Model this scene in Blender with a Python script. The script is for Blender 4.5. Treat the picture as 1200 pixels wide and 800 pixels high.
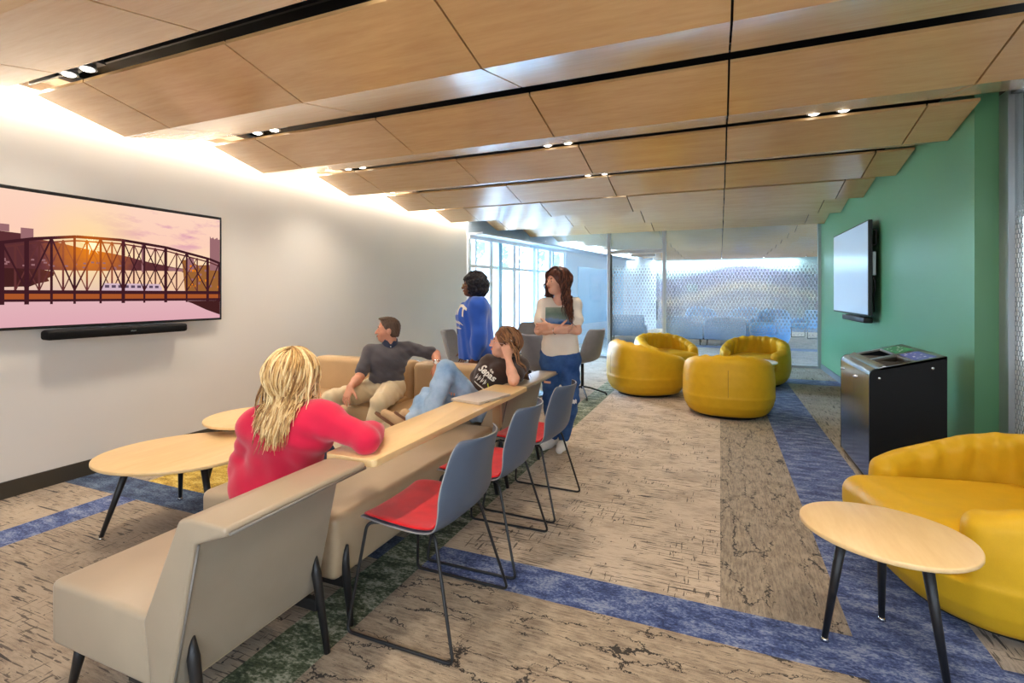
import bpy, bmesh, math, random
import numpy as np
from mathutils import Vector, Matrix
from mathutils.bvhtree import BVHTree

for _o in list(bpy.data.objects):
    bpy.data.objects.remove(_o)
SC = bpy.context.scene
COL = SC.collection
PI = math.pi
V = Vector

# ------------------------------------------------------------------ camera
cam_data = bpy.data.cameras.new('camera')
cam = bpy.data.objects.new('camera', cam_data)
COL.objects.link(cam)
cam.location = (0, 0, 1.4)
cam.rotation_euler = (PI / 2, 0, math.radians(22.5))
cam_data.sensor_width = 36.0
cam_data.lens = 589.0 / 1200 * 36
cam_data.shift_y = -56.0 / 1200
cam_data.clip_start = 0.05
SC.camera = cam

# ------------------------------------------------------------------ exposure
SC.view_settings.view_transform = 'Standard'
SC.view_settings.look = 'None'
SC.view_settings.exposure = 0.10
SC.view_settings.gamma = 1.0
SC.view_settings.use_curve_mapping = False

# ------------------------------------------------------------------ sky
WORLD = bpy.data.worlds.new('sky')
SC.world = WORLD
WORLD.use_nodes = True
_nt = WORLD.node_tree
_nt.nodes.clear()
_out = _nt.nodes.new('ShaderNodeOutputWorld')
_bg = _nt.nodes.new('ShaderNodeBackground')
SKY_DIM, SKY_BRIGHT = 3.4, 60.0
_tc = _nt.nodes.new('ShaderNodeTexCoord')
_sp = _nt.nodes.new('ShaderNodeSeparateXYZ')
_rp = _nt.nodes.new('ShaderNodeValToRGB')
_rp.color_ramp.elements[0].position = 0.45
_rp.color_ramp.elements[0].color = (0.55, 0.56, 0.58, 1)
_rp.color_ramp.elements[1].position = 0.62
_rp.color_ramp.elements[1].color = (0.80, 0.95, 1.14, 1)
_mp = _nt.nodes.new('ShaderNodeMath'); _mp.operation = 'MULTIPLY_ADD'
_mp.inputs[1].default_value = 0.5; _mp.inputs[2].default_value = 0.5
_nt.links.new(_tc.outputs['Generated'], _sp.inputs[0])
_nt.links.new(_sp.outputs['Z'], _mp.inputs[0])
_nt.links.new(_mp.outputs[0], _rp.inputs[0])
# bright sky lobe added on the window side, to drive more daylight indoors
_dt = _nt.nodes.new('ShaderNodeVectorMath'); _dt.operation = 'DOT_PRODUCT'
_dt.inputs[1].default_value = (-0.72, 0.64, 0.26)
_nt.links.new(_tc.outputs['Generated'], _dt.inputs[0])
_mr = _nt.nodes.new('ShaderNodeMapRange'); _mr.interpolation_type = 'SMOOTHSTEP'
for _i, _v in ((1, -0.2), (2, 0.9), (3, SKY_DIM), (4, SKY_BRIGHT)): _mr.inputs[_i].default_value = _v
_nt.links.new(_dt.outputs['Value'], _mr.inputs[0])
_nt.links.new(_mr.outputs[0], _bg.inputs['Strength'])
_nt.links.new(_rp.outputs[0], _bg.inputs['Color'])
_nt.links.new(_bg.outputs[0], _out.inputs[0])

# ------------------------------------------------------------------ lamps of the room
SPOT_W = 85.0            # each ceiling downlight
COVE_W = 11.0            # cove strip along the left wall, per metre of strip
WARM = (1.0, 0.86, 0.70)
SOFTWARM = (1.0, 0.90, 0.76)

def area_light(name, loc, sx, sy, power, col, rot=(0, 0, 0)):
    l = bpy.data.lights.new(name, 'AREA')
    l.shape = 'RECTANGLE'; l.size = sx; l.size_y = sy; l.energy = power; l.color = col
    o = bpy.data.objects.new(name, l); COL.objects.link(o)
    o.location = loc; o.rotation_euler = rot
    return o

def spot_light(name, loc, power, col, deg=125, blend=1.0, rad=0.08):
    l = bpy.data.lights.new(name, 'SPOT')
    l.energy = power; l.color = col; l.spot_size = math.radians(deg); l.spot_blend = blend
    l.shadow_soft_size = rad
    o = bpy.data.objects.new(name, l); COL.objects.link(o)
    o.location = loc
    return o

area_light('cove_strip', (-4.47, 4.2, 2.86), 0.05, 8.8, COVE_W * 8.8, SOFTWARM, (0, 0, 0))
area_light('cove_strip_beyond_glass', (-3.2, 15.6, 2.86), 0.06, 6.0, 260, (0.95, 0.97, 1.0), (0, 0, math.radians(-9.6)))
area_light('far_cove_strip', (-0.2, 20.7, 2.74), 5.6, 0.10, 270, (0.95, 0.98, 1.0), (0, 0, 0))

# ------------------------------------------------------------------ helpers: objects
def link(name, me, mat=None, parent=None, smooth=False):
    o = bpy.data.objects.new(name, me)
    COL.objects.link(o)
    if mat is not None:
        if isinstance(mat, (list, tuple)):
            for m in mat: me.materials.append(m)
        else:
            me.materials.append(mat)
    if parent is not None:
        o.parent = parent
    if smooth:
        me.polygons.foreach_set('use_smooth', [True] * len(me.polygons))
    return o

def obj(name, bm, mat=None, parent=None, smooth=False, angle=None):
    me = bpy.data.meshes.new(name)
    bmesh.ops.recalc_face_normals(bm, faces=bm.faces[:])
    if angle is not None:
        ca = math.radians(angle)
        for e in bm.edges:
            if len(e.link_faces) == 2 and e.calc_face_angle(0) > ca:
                e.smooth = False
        smooth = True
    bm.to_mesh(me); bm.free()
    return link(name, me, mat, parent, smooth)

def thing(name, label, cat, loc=(0, 0, 0), rz=0, group=None):
    o = bpy.data.objects.new(name, None)
    COL.objects.link(o)
    o.empty_display_size = 0.1
    o.location = loc; o.rotation_euler = (0, 0, rz)
    o['label'] = label; o['category'] = cat
    if group: o['group'] = group
    return o

def tag(o, label, cat, group=None):
    o['label'] = label; o['category'] = cat
    if group: o['group'] = group
    return o

def struct(o):
    o['kind'] = 'structure'
    return o

def dup(root, loc, rz, label, group=None, mats=None):
    r = root.copy(); COL.objects.link(r)
    r.location = loc; r.rotation_euler = (0, 0, rz); r['label'] = label
    if group: r['group'] = group
    for ch in list(root.children):
        c = ch.copy(); COL.objects.link(c); c.parent = r
        if mats and ch.type == 'MESH' and ch.data.materials and ch.data.materials[0] in mats:
            c.data = ch.data.copy(); c.data.materials[0] = mats[ch.data.materials[0]]
        for g in list(ch.children):
            d = g.copy(); COL.objects.link(d); d.parent = c
    return r

# ------------------------------------------------------------------ helpers: shapes
def box(bm, c, s, rot=None, bevel=0.0, seg=2, mi=0):
    g = bmesh.ops.create_cube(bm, size=1.0)
    vs = g['verts']
    for v in vs: v.co = V((v.co.x * s[0], v.co.y * s[1], v.co.z * s[2]))
    if bevel > 0:
        es = list({e for v in vs for e in v.link_edges})
        r = bmesh.ops.bevel(bm, geom=es, offset=bevel, segments=seg, profile=0.5, affect='EDGES')
        vs = list({v for f in r['faces'] for v in f.verts} | {v for v in vs if v.is_valid})
    M = Matrix.Translation(c)
    if rot is not None: M = M @ rot.to_4x4()
    for v in vs: v.co = M @ v.co
    if mi:
        for f in {f for v in vs for f in v.link_faces}: f.material_index = mi
    return vs

def bxr(x0, x1, y0, y1, z0, z1, bm=None, bevel=0.0, seg=2, mi=0):
    bm = bm or bmesh.new()
    box(bm, ((x0 + x1) / 2, (y0 + y1) / 2, (z0 + z1) / 2), (x1 - x0, y1 - y0, z1 - z0), None, bevel, seg, mi)
    return bm

def tube(bm, pts, r, n=8, cap=True, mi=0, closed=False):
    pts = [V(p) for p in pts]
    rs = r if isinstance(r, (list, tuple)) else [r] * len(pts)
    rings = []; up = None
    N = len(pts)
    for i, p in enumerate(pts):
        if closed:
            t = (pts[(i + 1) % N] - pts[i - 1])
        else:
            t = (pts[min(i + 1, N - 1)] - pts[max(i - 1, 0)])
        t.normalize()
        if up is None:
            a = V((0, 0, 1)) if abs(t.z) < 0.9 else V((1, 0, 0))
            up = (a - t * a.dot(t)).normalized()
        else:
            up = (up - t * up.dot(t)).normalized()
        s = t.cross(up)
        rings.append([bm.verts.new(p + (up * math.cos(k * 2 * PI / n) + s * math.sin(k * 2 * PI / n)) * rs[i]) for k in range(n)])
    for i in range(N if closed else N - 1):
        a, b = rings[i], rings[(i + 1) % N]
        for k in range(n):
            f = bm.faces.new((a[k], a[(k + 1) % n], b[(k + 1) % n], b[k])); f.material_index = mi; f.smooth = True
    if cap and not closed:
        bm.faces.new(rings[0][::-1]).material_index = mi
        bm.faces.new(rings[-1]).material_index = mi
    return rings

def fillet(pts, r, seg=5):
    """round the inner corners of a polyline"""
    pts = [V(p) for p in pts]; out = [pts[0]]
    for i in range(1, len(pts) - 1):
        a = (pts[i - 1] - pts[i]); b = (pts[i + 1] - pts[i])
        rr = min(r, a.length * 0.45, b.length * 0.45)
        p0 = pts[i] + a.normalized() * rr; p1 = pts[i] + b.normalized() * rr
        for k in range(seg + 1):
            t = k / seg
            out.append(p0 * (1 - t) ** 2 + pts[i] * 2 * t * (1 - t) + p1 * t * t)
    out.append(pts[-1]); return out

def prism(bm, prof, axis, a0, a1, bevel=0.0, seg=3, mi=0):
    """extrude a closed 2-D profile along an axis ('x': prof=(y,z); 'y': prof=(x,z); 'z': prof=(x,y))"""
    def mk(p, a):
        if axis == 'x': return (a, p[0], p[1])
        if axis == 'y': return (p[0], a, p[1])
        return (p[0], p[1], a)
    A = [bm.verts.new(mk(p, a0)) for p in prof]; B = [bm.verts.new(mk(p, a1)) for p in prof]
    fs = [bm.faces.new(A[::-1]), bm.faces.new(B)]
    n = len(prof)
    for i in range(n):
        fs.append(bm.faces.new((A[i], A[(i + 1) % n], B[(i + 1) % n], B[i])))
    bmesh.ops.recalc_face_normals(bm, faces=fs)
    for f in fs: f.material_index = mi
    if bevel > 0:
        es = list({e for f in fs for e in f.edges})
        bmesh.ops.bevel(bm, geom=es, offset=bevel, segments=seg, profile=0.5, affect='EDGES', clamp_overlap=True)

def disc_top(bm, fn, z0, z1, n=64, r=0.008, mi=0):
    """tabletop with rounded rim: fn(angle, inset) -> (x, y)"""
    rows = []
    for z, ins in ((z0, r * 2.2), (z0 + r * 0.3, r * 0.8), (z0 + r, 0), (z1 - r * 0.7, 0), (z1 - r * 0.2, r * 0.3), (z1, r)):
        rows.append([bm.verts.new((*fn(k * 2 * PI / n, ins), z)) for k in range(n)])
    for a, b in zip(rows, rows[1:]):
        for k in range(n):
            bm.faces.new((a[k], a[(k + 1) % n], b[(k + 1) % n], b[k]))
    bm.faces.new(rows[0][::-1]); bm.faces.new(rows[-1])

def tapered_leg(bm, top, foot, r0, r1, n=10):
    tube(bm, [top, foot], [r0, r1], n)

def grid_mesh(rows, bm=None, closed_u=False):
    bm = bm or bmesh.new()
    vs = [[bm.verts.new(p) for p in r] for r in rows]
    for a, b in zip(vs, vs[1:]):
        n = len(a)
        for k in range(n if closed_u else n - 1):
            bm.faces.new((a[k], a[(k + 1) % n], b[(k + 1) % n], b[k]))
    return bm

def solidify(o, t, offset=-1):
    m = o.modifiers.new('thickness', 'SOLIDIFY'); m.thickness = t; m.offset = offset
    return o

# ------------------------------------------------------------------ helpers: materials
def srgb(r, g, b):
    def c(v):
        v /= 255.0
        return v / 12.92 if v <= 0.04045 else ((v + 0.055) / 1.055) ** 2.4
    return (c(r), c(g), c(b), 1.0)

class Mat:
    def __init__(s, name):
        s.m = bpy.data.materials.new(name); s.m.use_nodes = True
        s.t = s.m.node_tree; s.t.nodes.clear()
        s.out = s.t.nodes.new('ShaderNodeOutputMaterial')
    def n(s, typ, ins=None, **kw):
        nd = s.t.nodes.new('ShaderNode' + typ)
        for k, v in kw.items(): setattr(nd, k, v)
        for k, v in (ins or {}).items():
            s.set(nd, k, v)
        return nd
    def set(s, nd, k, v):
        i = nd.inputs[k]
        if isinstance(v, bpy.types.NodeSocket): s.t.links.new(v, i)
        elif hasattr(v, 'outputs'): s.t.links.new(v.outputs[0], i)
        else: i.default_value = v
    def math(s, op, a, b=0.0, c=0.0, clamp=False):
        nd = s.n('Math', {0: a, 1: b, 2: c}, operation=op); nd.use_clamp = clamp
        return nd.outputs[0]
    def ramp(s, fac, stops, interp='LINEAR'):
        nd = s.n('ValToRGB', {0: fac}); cr = nd.color_ramp; cr.interpolation = interp
        while len(cr.elements) < len(stops): cr.elements.new(0.5)
        for e, (p, c) in zip(cr.elements, stops):
            e.position = p; e.color = c if len(c) == 4 else (*c, 1)
        return nd.outputs[0]
    def mix(s, fac, a, b, blend='MIX'):
        nd = s.n('Mix', data_type='RGBA', blend_type=blend)
        s.set(nd, 0, fac); s.set(nd, 6, a); s.set(nd, 7, b)
        return nd.outputs[2]
    def coord(s, which='Object', scale=(1, 1, 1), rot=(0, 0, 0)):
        tc = s.n('TexCoord')
        return s.n('Mapping', {'Vector': tc.outputs[which], 'Scale': scale, 'Rotation': rot}).outputs[0]
    def world(s, scale=(1, 1, 1), rot=(0, 0, 0)):
        g = s.n('NewGeometry')
        return s.n('Mapping', {'Vector': g.outputs['Position'], 'Scale': scale, 'Rotation': rot}).outputs[0]
    def noise(s, vec, scale, detail=3.0, rough=0.5, dist=0.0):
        return s.n('TexNoise', {'Vector': vec, 'Scale': scale, 'Detail': detail, 'Roughness': rough, 'Distortion': dist}).outputs['Fac']
    def bump(s, h, strength=0.3, dist=0.01):
        return s.n('Bump', {'Height': h, 'Strength': strength, 'Distance': dist}).outputs[0]
    def principled(s, **k):
        p = s.n('BsdfPrincipled')
        for kk, v in k.items():
            s.set(p, kk.replace('_', ' '), v)
        s.t.links.new(p.outputs[0], s.out.inputs[0]); return p

def plain(name, col, rough=0.5, metal=0.0, spec=0.5, var=0.0, vscale=8.0, bump=0.0, bscale=200.0, coat=0.0):
    m = Mat(name)
    c = col
    if var > 0:
        nz = m.noise(m.coord(), vscale, 4)
        d = tuple(x * (1 - var) for x in col[:3]) + (1,); l = tuple(min(1, x * (1 + var)) for x in col[:3]) + (1,)
        c = m.ramp(nz, [(0.3, d), (0.7, l)])
    p = m.principled(Base_Color=c, Roughness=rough, Metallic=metal)
    p.inputs['Specular IOR Level'].default_value = spec
    p.inputs['Coat Weight'].default_value = coat
    if bump > 0:
        nz = m.noise(m.coord(), bscale, 3)
        m.set(p, 'Normal', m.bump(nz, bump, 0.004))
    return m.m

def emit(name, col, strength=1.0):
    m = Mat(name)
    e = m.n('Emission', {'Color': col, 'Strength': strength})
    m.t.links.new(e.outputs[0], m.out.inputs[0]); return m.m

def fabric(name, col, scale=900, var=0.12, rough=0.9, bump=0.25, sheen=0.3):
    m = Mat(name)
    co = m.coord()
    nz = m.noise(co, 14, 4)
    fz = m.noise(co, scale, 2)
    a = tuple(x * (1 - var) for x in col[:3]) + (1,); b = tuple(min(1, x * (1 + var)) for x in col[:3]) + (1,)
    c = m.ramp(m.math('ADD', m.math('MULTIPLY', nz, 0.5), m.math('MULTIPLY', fz, 0.5)), [(0.35, a), (0.65, b)])
    p = m.principled(Base_Color=c, Roughness=rough)
    p.inputs['Sheen Weight'].default_value = sheen
    p.inputs['Specular IOR Level'].default_value = 0.2
    m.set(p, 'Normal', m.bump(fz, bump, 0.003))
    return m.m
# ------------------------------------------------------------------ materials
def wood_mat(name, base, dark, axis_scale, rough=0.38, spec=0.5, coat=0.0):
    m = Mat(name)
    co = m.world(axis_scale)
    n1 = m.noise(co, 3.0, 5, 0.6, 0.4)
    n2 = m.noise(co, 14.0, 3, 0.6)
    f = m.math('ADD', m.math('MULTIPLY', n1, 0.65), m.math('MULTIPLY', n2, 0.35))
    c = m.ramp(f, [(0.30, dark), (0.62, base)])
    p = m.principled(Base_Color=c, Roughness=rough)
    p.inputs['Specular IOR Level'].default_value = spec
    p.inputs['Coat Weight'].default_value = coat
    p.inputs['Coat Roughness'].default_value = 0.16
    m.set(p, 'Normal', m.bump(n2, 0.04, 0.002))
    return m.m

M_WOODCEIL = wood_mat('maple_ceiling_board', srgb(222, 182, 128), srgb(208, 164, 110), (0.5, 4.0, 4.0), 0.27, 0.5, 0.8)
M_WOODTOP = wood_mat('pale_maple_top', srgb(238, 205, 150), srgb(226, 188, 130), (4.0, 0.6, 4.0), 0.32)
M_WOODEDGE = plain('pale_edge_banding', srgb(214, 178, 128), 0.5)
M_BLACK = plain('black_metal', (0.012, 0.012, 0.013, 1), 0.42)
M_BLACKGLOSS = plain('black_plastic', (0.01, 0.01, 0.011, 1), 0.25)
M_VOID = plain('dark_plenum', (0.006, 0.006, 0.006, 1), 0.9)
M_CHROME = plain('brushed_steel', (0.62, 0.62, 0.63, 1), 0.18, 1.0)
M_ALU = plain('grey_aluminium', (0.42, 0.44, 0.46, 1), 0.35, 0.7)
M_ALUDARK = plain('dark_grey_frame', (0.10, 0.105, 0.11, 1), 0.4, 0.3)
M_WHITEFRAME = plain('white_frame', (0.82, 0.86, 0.9, 1), 0.4)
M_WALL = plain('white_paint', srgb(226, 221, 214), 0.55, var=0.015, vscale=1.5, bump=0.04, bscale=350)
M_WALLCOOL = plain('cool_white_paint', srgb(205, 218, 232), 0.6, var=0.015, vscale=1.5)
M_GREEN = plain('green_paint', srgb(92, 148, 106), 0.30, var=0.02, vscale=1.2, bump=0.03, bscale=300)
M_BASEB = plain('dark_olive_base', srgb(62, 56, 46), 0.5)
M_BASEBG = plain('grey_base', srgb(110, 116, 120), 0.5)
M_DARKTRIM = plain('dark_trim', srgb(60, 48, 40), 0.5)

def leather(name, col, rough=0.38, var=0.05, bstr=0.12, scale=420):
    m = Mat(name)
    co = m.coord()
    n1 = m.noise(co, 5, 4)
    vo = m.n('TexVoronoi', {'Vector': co, 'Scale': scale}).outputs['Distance']
    a = tuple(x * (1 - var) for x in col[:3]) + (1,); b = tuple(min(1, x * (1 + var)) for x in col[:3]) + (1,)
    c = m.ramp(n1, [(0.3, a), (0.7, b)])
    p = m.principled(Base_Color=c, Roughness=rough)
    p.inputs['Specular IOR Level'].default_value = 0.45
    m.set(p, 'Normal', m.bump(m.math('ADD', vo, m.math('MULTIPLY', n1, 2.0)), bstr, 0.003))
    return m.m

M_TAUPE = leather('taupe_vinyl', srgb(170, 153, 130), 0.33)
M_TAUPEBACK = leather('grey_taupe_vinyl', srgb(154, 144, 128), 0.5)
M_TAN = leather('tan_leather', srgb(188, 156, 114), 0.36)
M_PIPING = plain('grey_piping', srgb(120, 114, 106), 0.45)
M_YELLOW = fabric('mustard_leather', srgb(212, 166, 34), 500, 0.06, 0.45, 0.10, 0.0)
M_YSEAM = plain('dark_mustard_seam', srgb(140, 98, 10), 0.6)
M_BLUECH = fabric('pale_blue_upholstery', srgb(92, 160, 222), 500, 0.08, 0.7, 0.1)
M_GREYSOFA = fabric('blue_grey_upholstery', srgb(132, 148, 172), 600, 0.1)
M_BENCH = leather('taupe_vinyl_glossy', srgb(172, 152, 124), 0.30)
M_SHELL = plain('slate_blue_plastic', srgb(76, 87, 104), 0.45, var=0.02)
M_SHELLEDGE = plain('pale_shell_edge', srgb(140, 138, 136), 0.5)
M_REDPAD = fabric('red_wool_pad', srgb(206, 14, 20), 700, 0.22, 0.95, 0.4)
M_GREYCH = fabric('grey_chair_upholstery', srgb(128, 128, 134), 700, 0.08)
M_LAPTOP = plain('champagne_aluminium', srgb(214, 200, 184), 0.35, 0.35)
M_WHITE = plain('white_laminate', srgb(238, 234, 226), 0.35)

# --- carpet, one material per plank colour
def carpet_finish(m, col, fine):
    p = m.principled(Base_Color=col, Roughness=0.95)
    p.inputs['Specular IOR Level'].default_value = 0.1
    p.inputs['Sheen Weight'].default_value = 0.15
    m.set(p, 'Normal', m.bump(fine, 0.5, 0.006))
    return m.m

def carpet_plain(name, light, mid, dark, along):
    """sandy planks with short woven dashes; along = direction of the strokes ('x' or 'y')"""
    m = Mat(name)
    L = lambda a, b: (a, b, 1) if along == 'x' else (b, a, 1)
    fine = m.noise(m.world(), 330, 2, 0.6)
    st = m.noise(m.world(L(12.0, 95.0)), 1.0, 4, 0.7)
    blotch = m.noise(m.world(L(1.0, 1.6)), 3.0, 4, 0.6)
    f = m.math('ADD', m.math('MULTIPLY', st, 0.45), m.math('ADD', m.math('MULTIPLY', fine, 0.2), m.math('MULTIPLY', blotch, 0.35)))
    base = m.ramp(f, [(0.40, mid), (0.53, light)])
    GT = lambda v, t: m.math('GREATER_THAN', v, t)
    g1 = m.noise(m.world(), 2.4, 3, 0.6)
    g2 = m.noise(m.world((1, 1, 1), (0, 0, 0.7)), 3.3, 3, 0.6)
    d1 = m.math('MULTIPLY', GT(m.noise(m.world(L(7.0, 90.0)), 1.0, 2, 0.5), 0.60), GT(g1, 0.46))
    d2 = m.math('MULTIPLY', GT(m.noise(m.world(L(85.0, 9.0)), 1.0, 2, 0.5), 0.63), GT(g2, 0.52))
    d3 = GT(m.noise(m.world(L(2.8, 36.0)), 1.0, 1.5, 0.5), 0.685)
    d4 = m.math('MULTIPLY', GT(m.noise(m.world(L(26.0, 30.0)), 1.0, 2, 0.6), 0.70), GT(g2, 0.5))
    c = m.mix(m.math('MULTIPLY', m.math('MAXIMUM', d1, d2), 0.80), base, dark)
    c = m.mix(m.math('MULTIPLY', m.math('MAXIMUM', d3, d4), 0.9), c, (0.016, 0.013, 0.012, 1))
    return carpet_finish(m, c, fine)

def carpet_crackle(name, light, mid, dark, along):
    m = Mat(name)
    L = lambda a, b: (a, b, 1) if along == 'x' else (b, a, 1)
    fine = m.noise(m.world(), 300, 2, 0.6)
    st = m.noise(m.world(L(10.0, 85.0)), 1.0, 4, 0.7)
    blotch = m.noise(m.world(L(1.0, 2.0)), 9.0, 5, 0.7)
    f = m.math('ADD', m.math('MULTIPLY', st, 0.40), m.math('ADD', m.math('MULTIPLY', fine, 0.2), m.math('MULTIPLY', blotch, 0.40)))
    base = m.ramp(f, [(0.40, mid), (0.56, light)])
    sc = L(1.3, 4.6)
    w = m.n('TexNoise', {'Vector': m.world(), 'Scale': 16.0, 'Detail': 4.0, 'Roughness': 0.7})
    wv = m.n('VectorMath', {0: m.world(sc), 1: m.n('VectorMath', {0: w.outputs['Color'], 1: (0.42, 0.42, 0.0)}, operation='MULTIPLY').outputs[0]}, operation='ADD').outputs[0]
    ed = m.n('TexVoronoi', {'Vector': wv, 'Scale': 1.7}, feature='DISTANCE_TO_EDGE').outputs['Distance']
    gate = m.noise(m.world(), 5.0, 3, 0.6)
    th = m.math('MINIMUM', m.math('MULTIPLY', m.math('SUBTRACT', gate, 0.41), 0.16), 0.020)
    k = m.math('LESS_THAN', ed, th)
    d1 = m.math('MULTIPLY', m.math('GREATER_THAN', m.noise(m.world(L(14.0, 110.0)), 1.0, 2, 0.5), 0.63), m.math('GREATER_THAN', blotch, 0.5))
    c = m.mix(m.math('MULTIPLY', d1, 0.55), base, dark)
    c = m.mix(m.math('MULTIPLY', k, 0.9), c, dark)
    return carpet_finish(m, c, fine)

def carpet_mottle(name, a, b, c3, scale=60):
    m = Mat(name)
    fine = m.noise(m.world(), 300, 2, 0.6)
    n1 = m.noise(m.world((1, 1.6, 1)), scale, 4, 0.7)
    n2 = m.noise(m.world((1, 2.2, 1)), 7, 4, 0.65)
    f = m.math('ADD', m.math('MULTIPLY', n1, 0.5), m.math('MULTIPLY', n2, 0.5))
    c = m.ramp(f, [(0.41, a), (0.50, b), (0.59, c3)])
    return carpet_finish(m, c, fine)

M_CARP_A = carpet_plain('carpet_sand', srgb(196, 178, 156), srgb(152, 134, 114), srgb(52, 43, 37), 'x')
M_CARP_L = carpet_plain('carpet_sand_left', srgb(166, 150, 130), srgb(130, 114, 97), srgb(60, 50, 42), 'x')
M_CARP_B = carpet_crackle('carpet_crackle', srgb(166, 150, 128), srgb(106, 94, 80), srgb(20, 17, 16), 'y')
M_CARP_BX = carpet_crackle('carpet_crackle_cross', srgb(176, 158, 134), srgb(120, 104, 87), srgb(22, 18, 16), 'x')
M_CARP_R = carpet_plain('carpet_grey_grain', srgb(164, 152, 138), srgb(128, 116, 104), srgb(62, 54, 48), 'y')
M_CARP_BLUE = carpet_mottle('carpet_blue', srgb(32, 46, 88), srgb(68, 86, 136), srgb(136, 146, 172))
M_CARP_NAVY = carpet_mottle('carpet_navy', srgb(26, 34, 62), srgb(52, 70, 100), srgb(100, 116, 136))
M_CARP_GREEN = carpet_mottle('carpet_green', srgb(38, 52, 28), srgb(84, 96, 66), srgb(178, 178, 156), 45)
M_CARP_YEL = carpet_mottle('carpet_yellow', srgb(120, 96, 30), srgb(184, 150, 52), srgb(206, 184, 110))

# --- glass
def glass_mat(name, tint, haze, hazecol, gloss=0.09, dots=False, dot_axis='x', z_lo=0.55, z_hi=2.02, dotcol=(0.7, 0.68, 0.72, 1), spacing=0.05, fill=0.5):
    m = Mat(name)
    tr = m.n('BsdfTransparent', {'Color': tint})
    df = m.n('BsdfDiffuse', {'Color': hazecol})
    tl = m.n('BsdfTranslucent', {'Color': hazecol})
    dd = m.n('AddShader', {0: df, 1: tl})
    dm = m.n('MixShader', {0: 0.5, 1: df, 2: tl})
    gl = m.n('BsdfGlossy', {'Color': (1, 1, 1, 1), 'Roughness': 0.02})
    s1 = m.n('MixShader', {0: haze, 1: tr, 2: dm}) if not dots else None
    if dots:
        g = m.n('NewGeometry'); sp = m.n('SeparateXYZ', {0: g.outputs['Position']})
        h = sp.outputs['X'] if dot_axis == 'x' else sp.outputs['Y']
        k = 2 * PI / spacing
        u = m.math('MULTIPLY', m.math('ADD', h, m.math('MULTIPLY', sp.outputs['Z'], 0.5)), k)
        w = m.math('MULTIPLY', m.math('SUBTRACT', h, m.math('MULTIPLY', sp.outputs['Z'], 0.5)), k)
        v = m.math('ADD', m.math('COSINE', u), m.math('COSINE', w))
        z = sp.outputs['Z']
        a = m.n('MapRange', {0: z, 1: z_hi - 0.25, 2: z_hi, 3: 1.0, 4: 0.0}); a.clamp = True
        b = m.n('MapRange', {0: z, 1: z_lo, 2: z_lo + 0.5, 3: 0.0, 4: 1.0}); b.clamp = True
        amt = m.math('MULTIPLY', a.outputs[0], b.outputs[0])
        s1 = m.n('MixShader', {0: m.math('MULTIPLY_ADD', amt, haze, 0.03), 1: tr, 2: dm})
        th = m.n('MapRange', {0: amt, 1: 0.0, 2: 1.0, 3: 2.2, 4: 0.35})
        dot = m.math('MULTIPLY', m.math('GREATER_THAN', v, th.outputs[0]), fill)
        dfd = m.n('BsdfDiffuse', {'Color': dotcol})
        s1 = m.n('MixShader', {0: dot, 1: s1, 2: dfd})
    fr = m.n('LayerWeight', {'Blend': 0.25})
    fac = m.math('ADD', m.math('MULTIPLY', fr.outputs['Fresnel'], 0.4), gloss * 0.3, clamp=True)
    s2 = m.n('MixShader', {0: fac, 1: s1, 2: gl})
    m.t.links.new(s2.outputs[0], m.out.inputs[0])
    return m.m

M_GLASS_WIN = glass_mat('window_glass', (0.88, 0.94, 1.0, 1), 0.04, (0.8, 0.95, 1, 1))
M_GLASS_FROST = glass_mat('window_glass_hazed', (0.80, 0.91, 1.0, 1), 0.25, (0.78, 0.91, 1, 1))
M_GLASS_PART = glass_mat('partition_glass', (0.84, 0.94, 1.0, 1), 0.10, (0.80, 0.92, 1.0, 1), 0.1)
M_GLASS_DOTS = glass_mat('partition_glass_dotted', (0.86, 0.95, 1.0, 1), 0.21, (0.82, 0.93, 1.0, 1), 0.1, True, 'x', 0.5, 2.04, (0.52, 0.50, 0.58, 1), 0.062, 0.55)
M_GLASS_SIDE = glass_mat('side_glass_dotted', (0.8, 0.84, 0.84, 1), 0.18, (0.75, 0.78, 0.78, 1), 0.1, True, 'y', -0.6, 2.05, (0.80, 0.82, 0.82, 1), 0.034, 0.7)
M_BLUEGLASS = plain('pale_blue_back_painted_glass', srgb(150, 205, 240), 0.15, var=0.03, vscale=1.0)
# ------------------------------------------------------------------ room shell
XL, XR = -4.52, 1.74          # left wall, green wall
YP = 10.9                     # glass partition
YW0 = 8.63                    # where the left wall turns into the window wall
WDIR = V((math.sin(math.radians(9.6)), math.cos(math.radians(9.6)), 0))
WN = V((WDIR.y, -WDIR.x, 0))
WA = V((XL + 0.02, YW0, 0))
YFAR = 21.0
CZ = 3.05

# floor: rectangular carpet planks laid edge to edge
def floor_zone(x, y):
    if x > -1.67 and x < -1.42 and y < 9.2: return 4
    if 0.5 < x < 0.97: return 3
    if 2.18 < y < 2.43:
        return 5 if x < -1.67 else 3
    if -3.92 < x < -3.67 and y < 2.18: return 3
    if -3.95 < x < -3.0 and 2.43 < y < 2.93: return 6
    if -4.6 < x < -3.95 and 2.43 < y < 2.93: return 1
    if x < -1.67: return 7 if (y < 2.18 or y > 2.93) else 1
    if 8.9 < y < 9.4 or 14.0 < y < 14.6: return 3
    if x > 0.97: return 2
    if y < 2.18: return 8
    if x > 0.0: return 1
    return 0
xs = [-7, -3.95, -3.92, -3.67, -3.0, -1.67, -1.42, 0.0, 0.5, 0.97, 6]
ys = [-4, 2.18, 2.43, 2.93, 8.9, 9.2, 9.4, 14.0, 14.6, YFAR + 0.3]
bm = bmesh.new()
vg = [[bm.verts.new((x, y, 0)) for x in xs] for y in ys]
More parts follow.
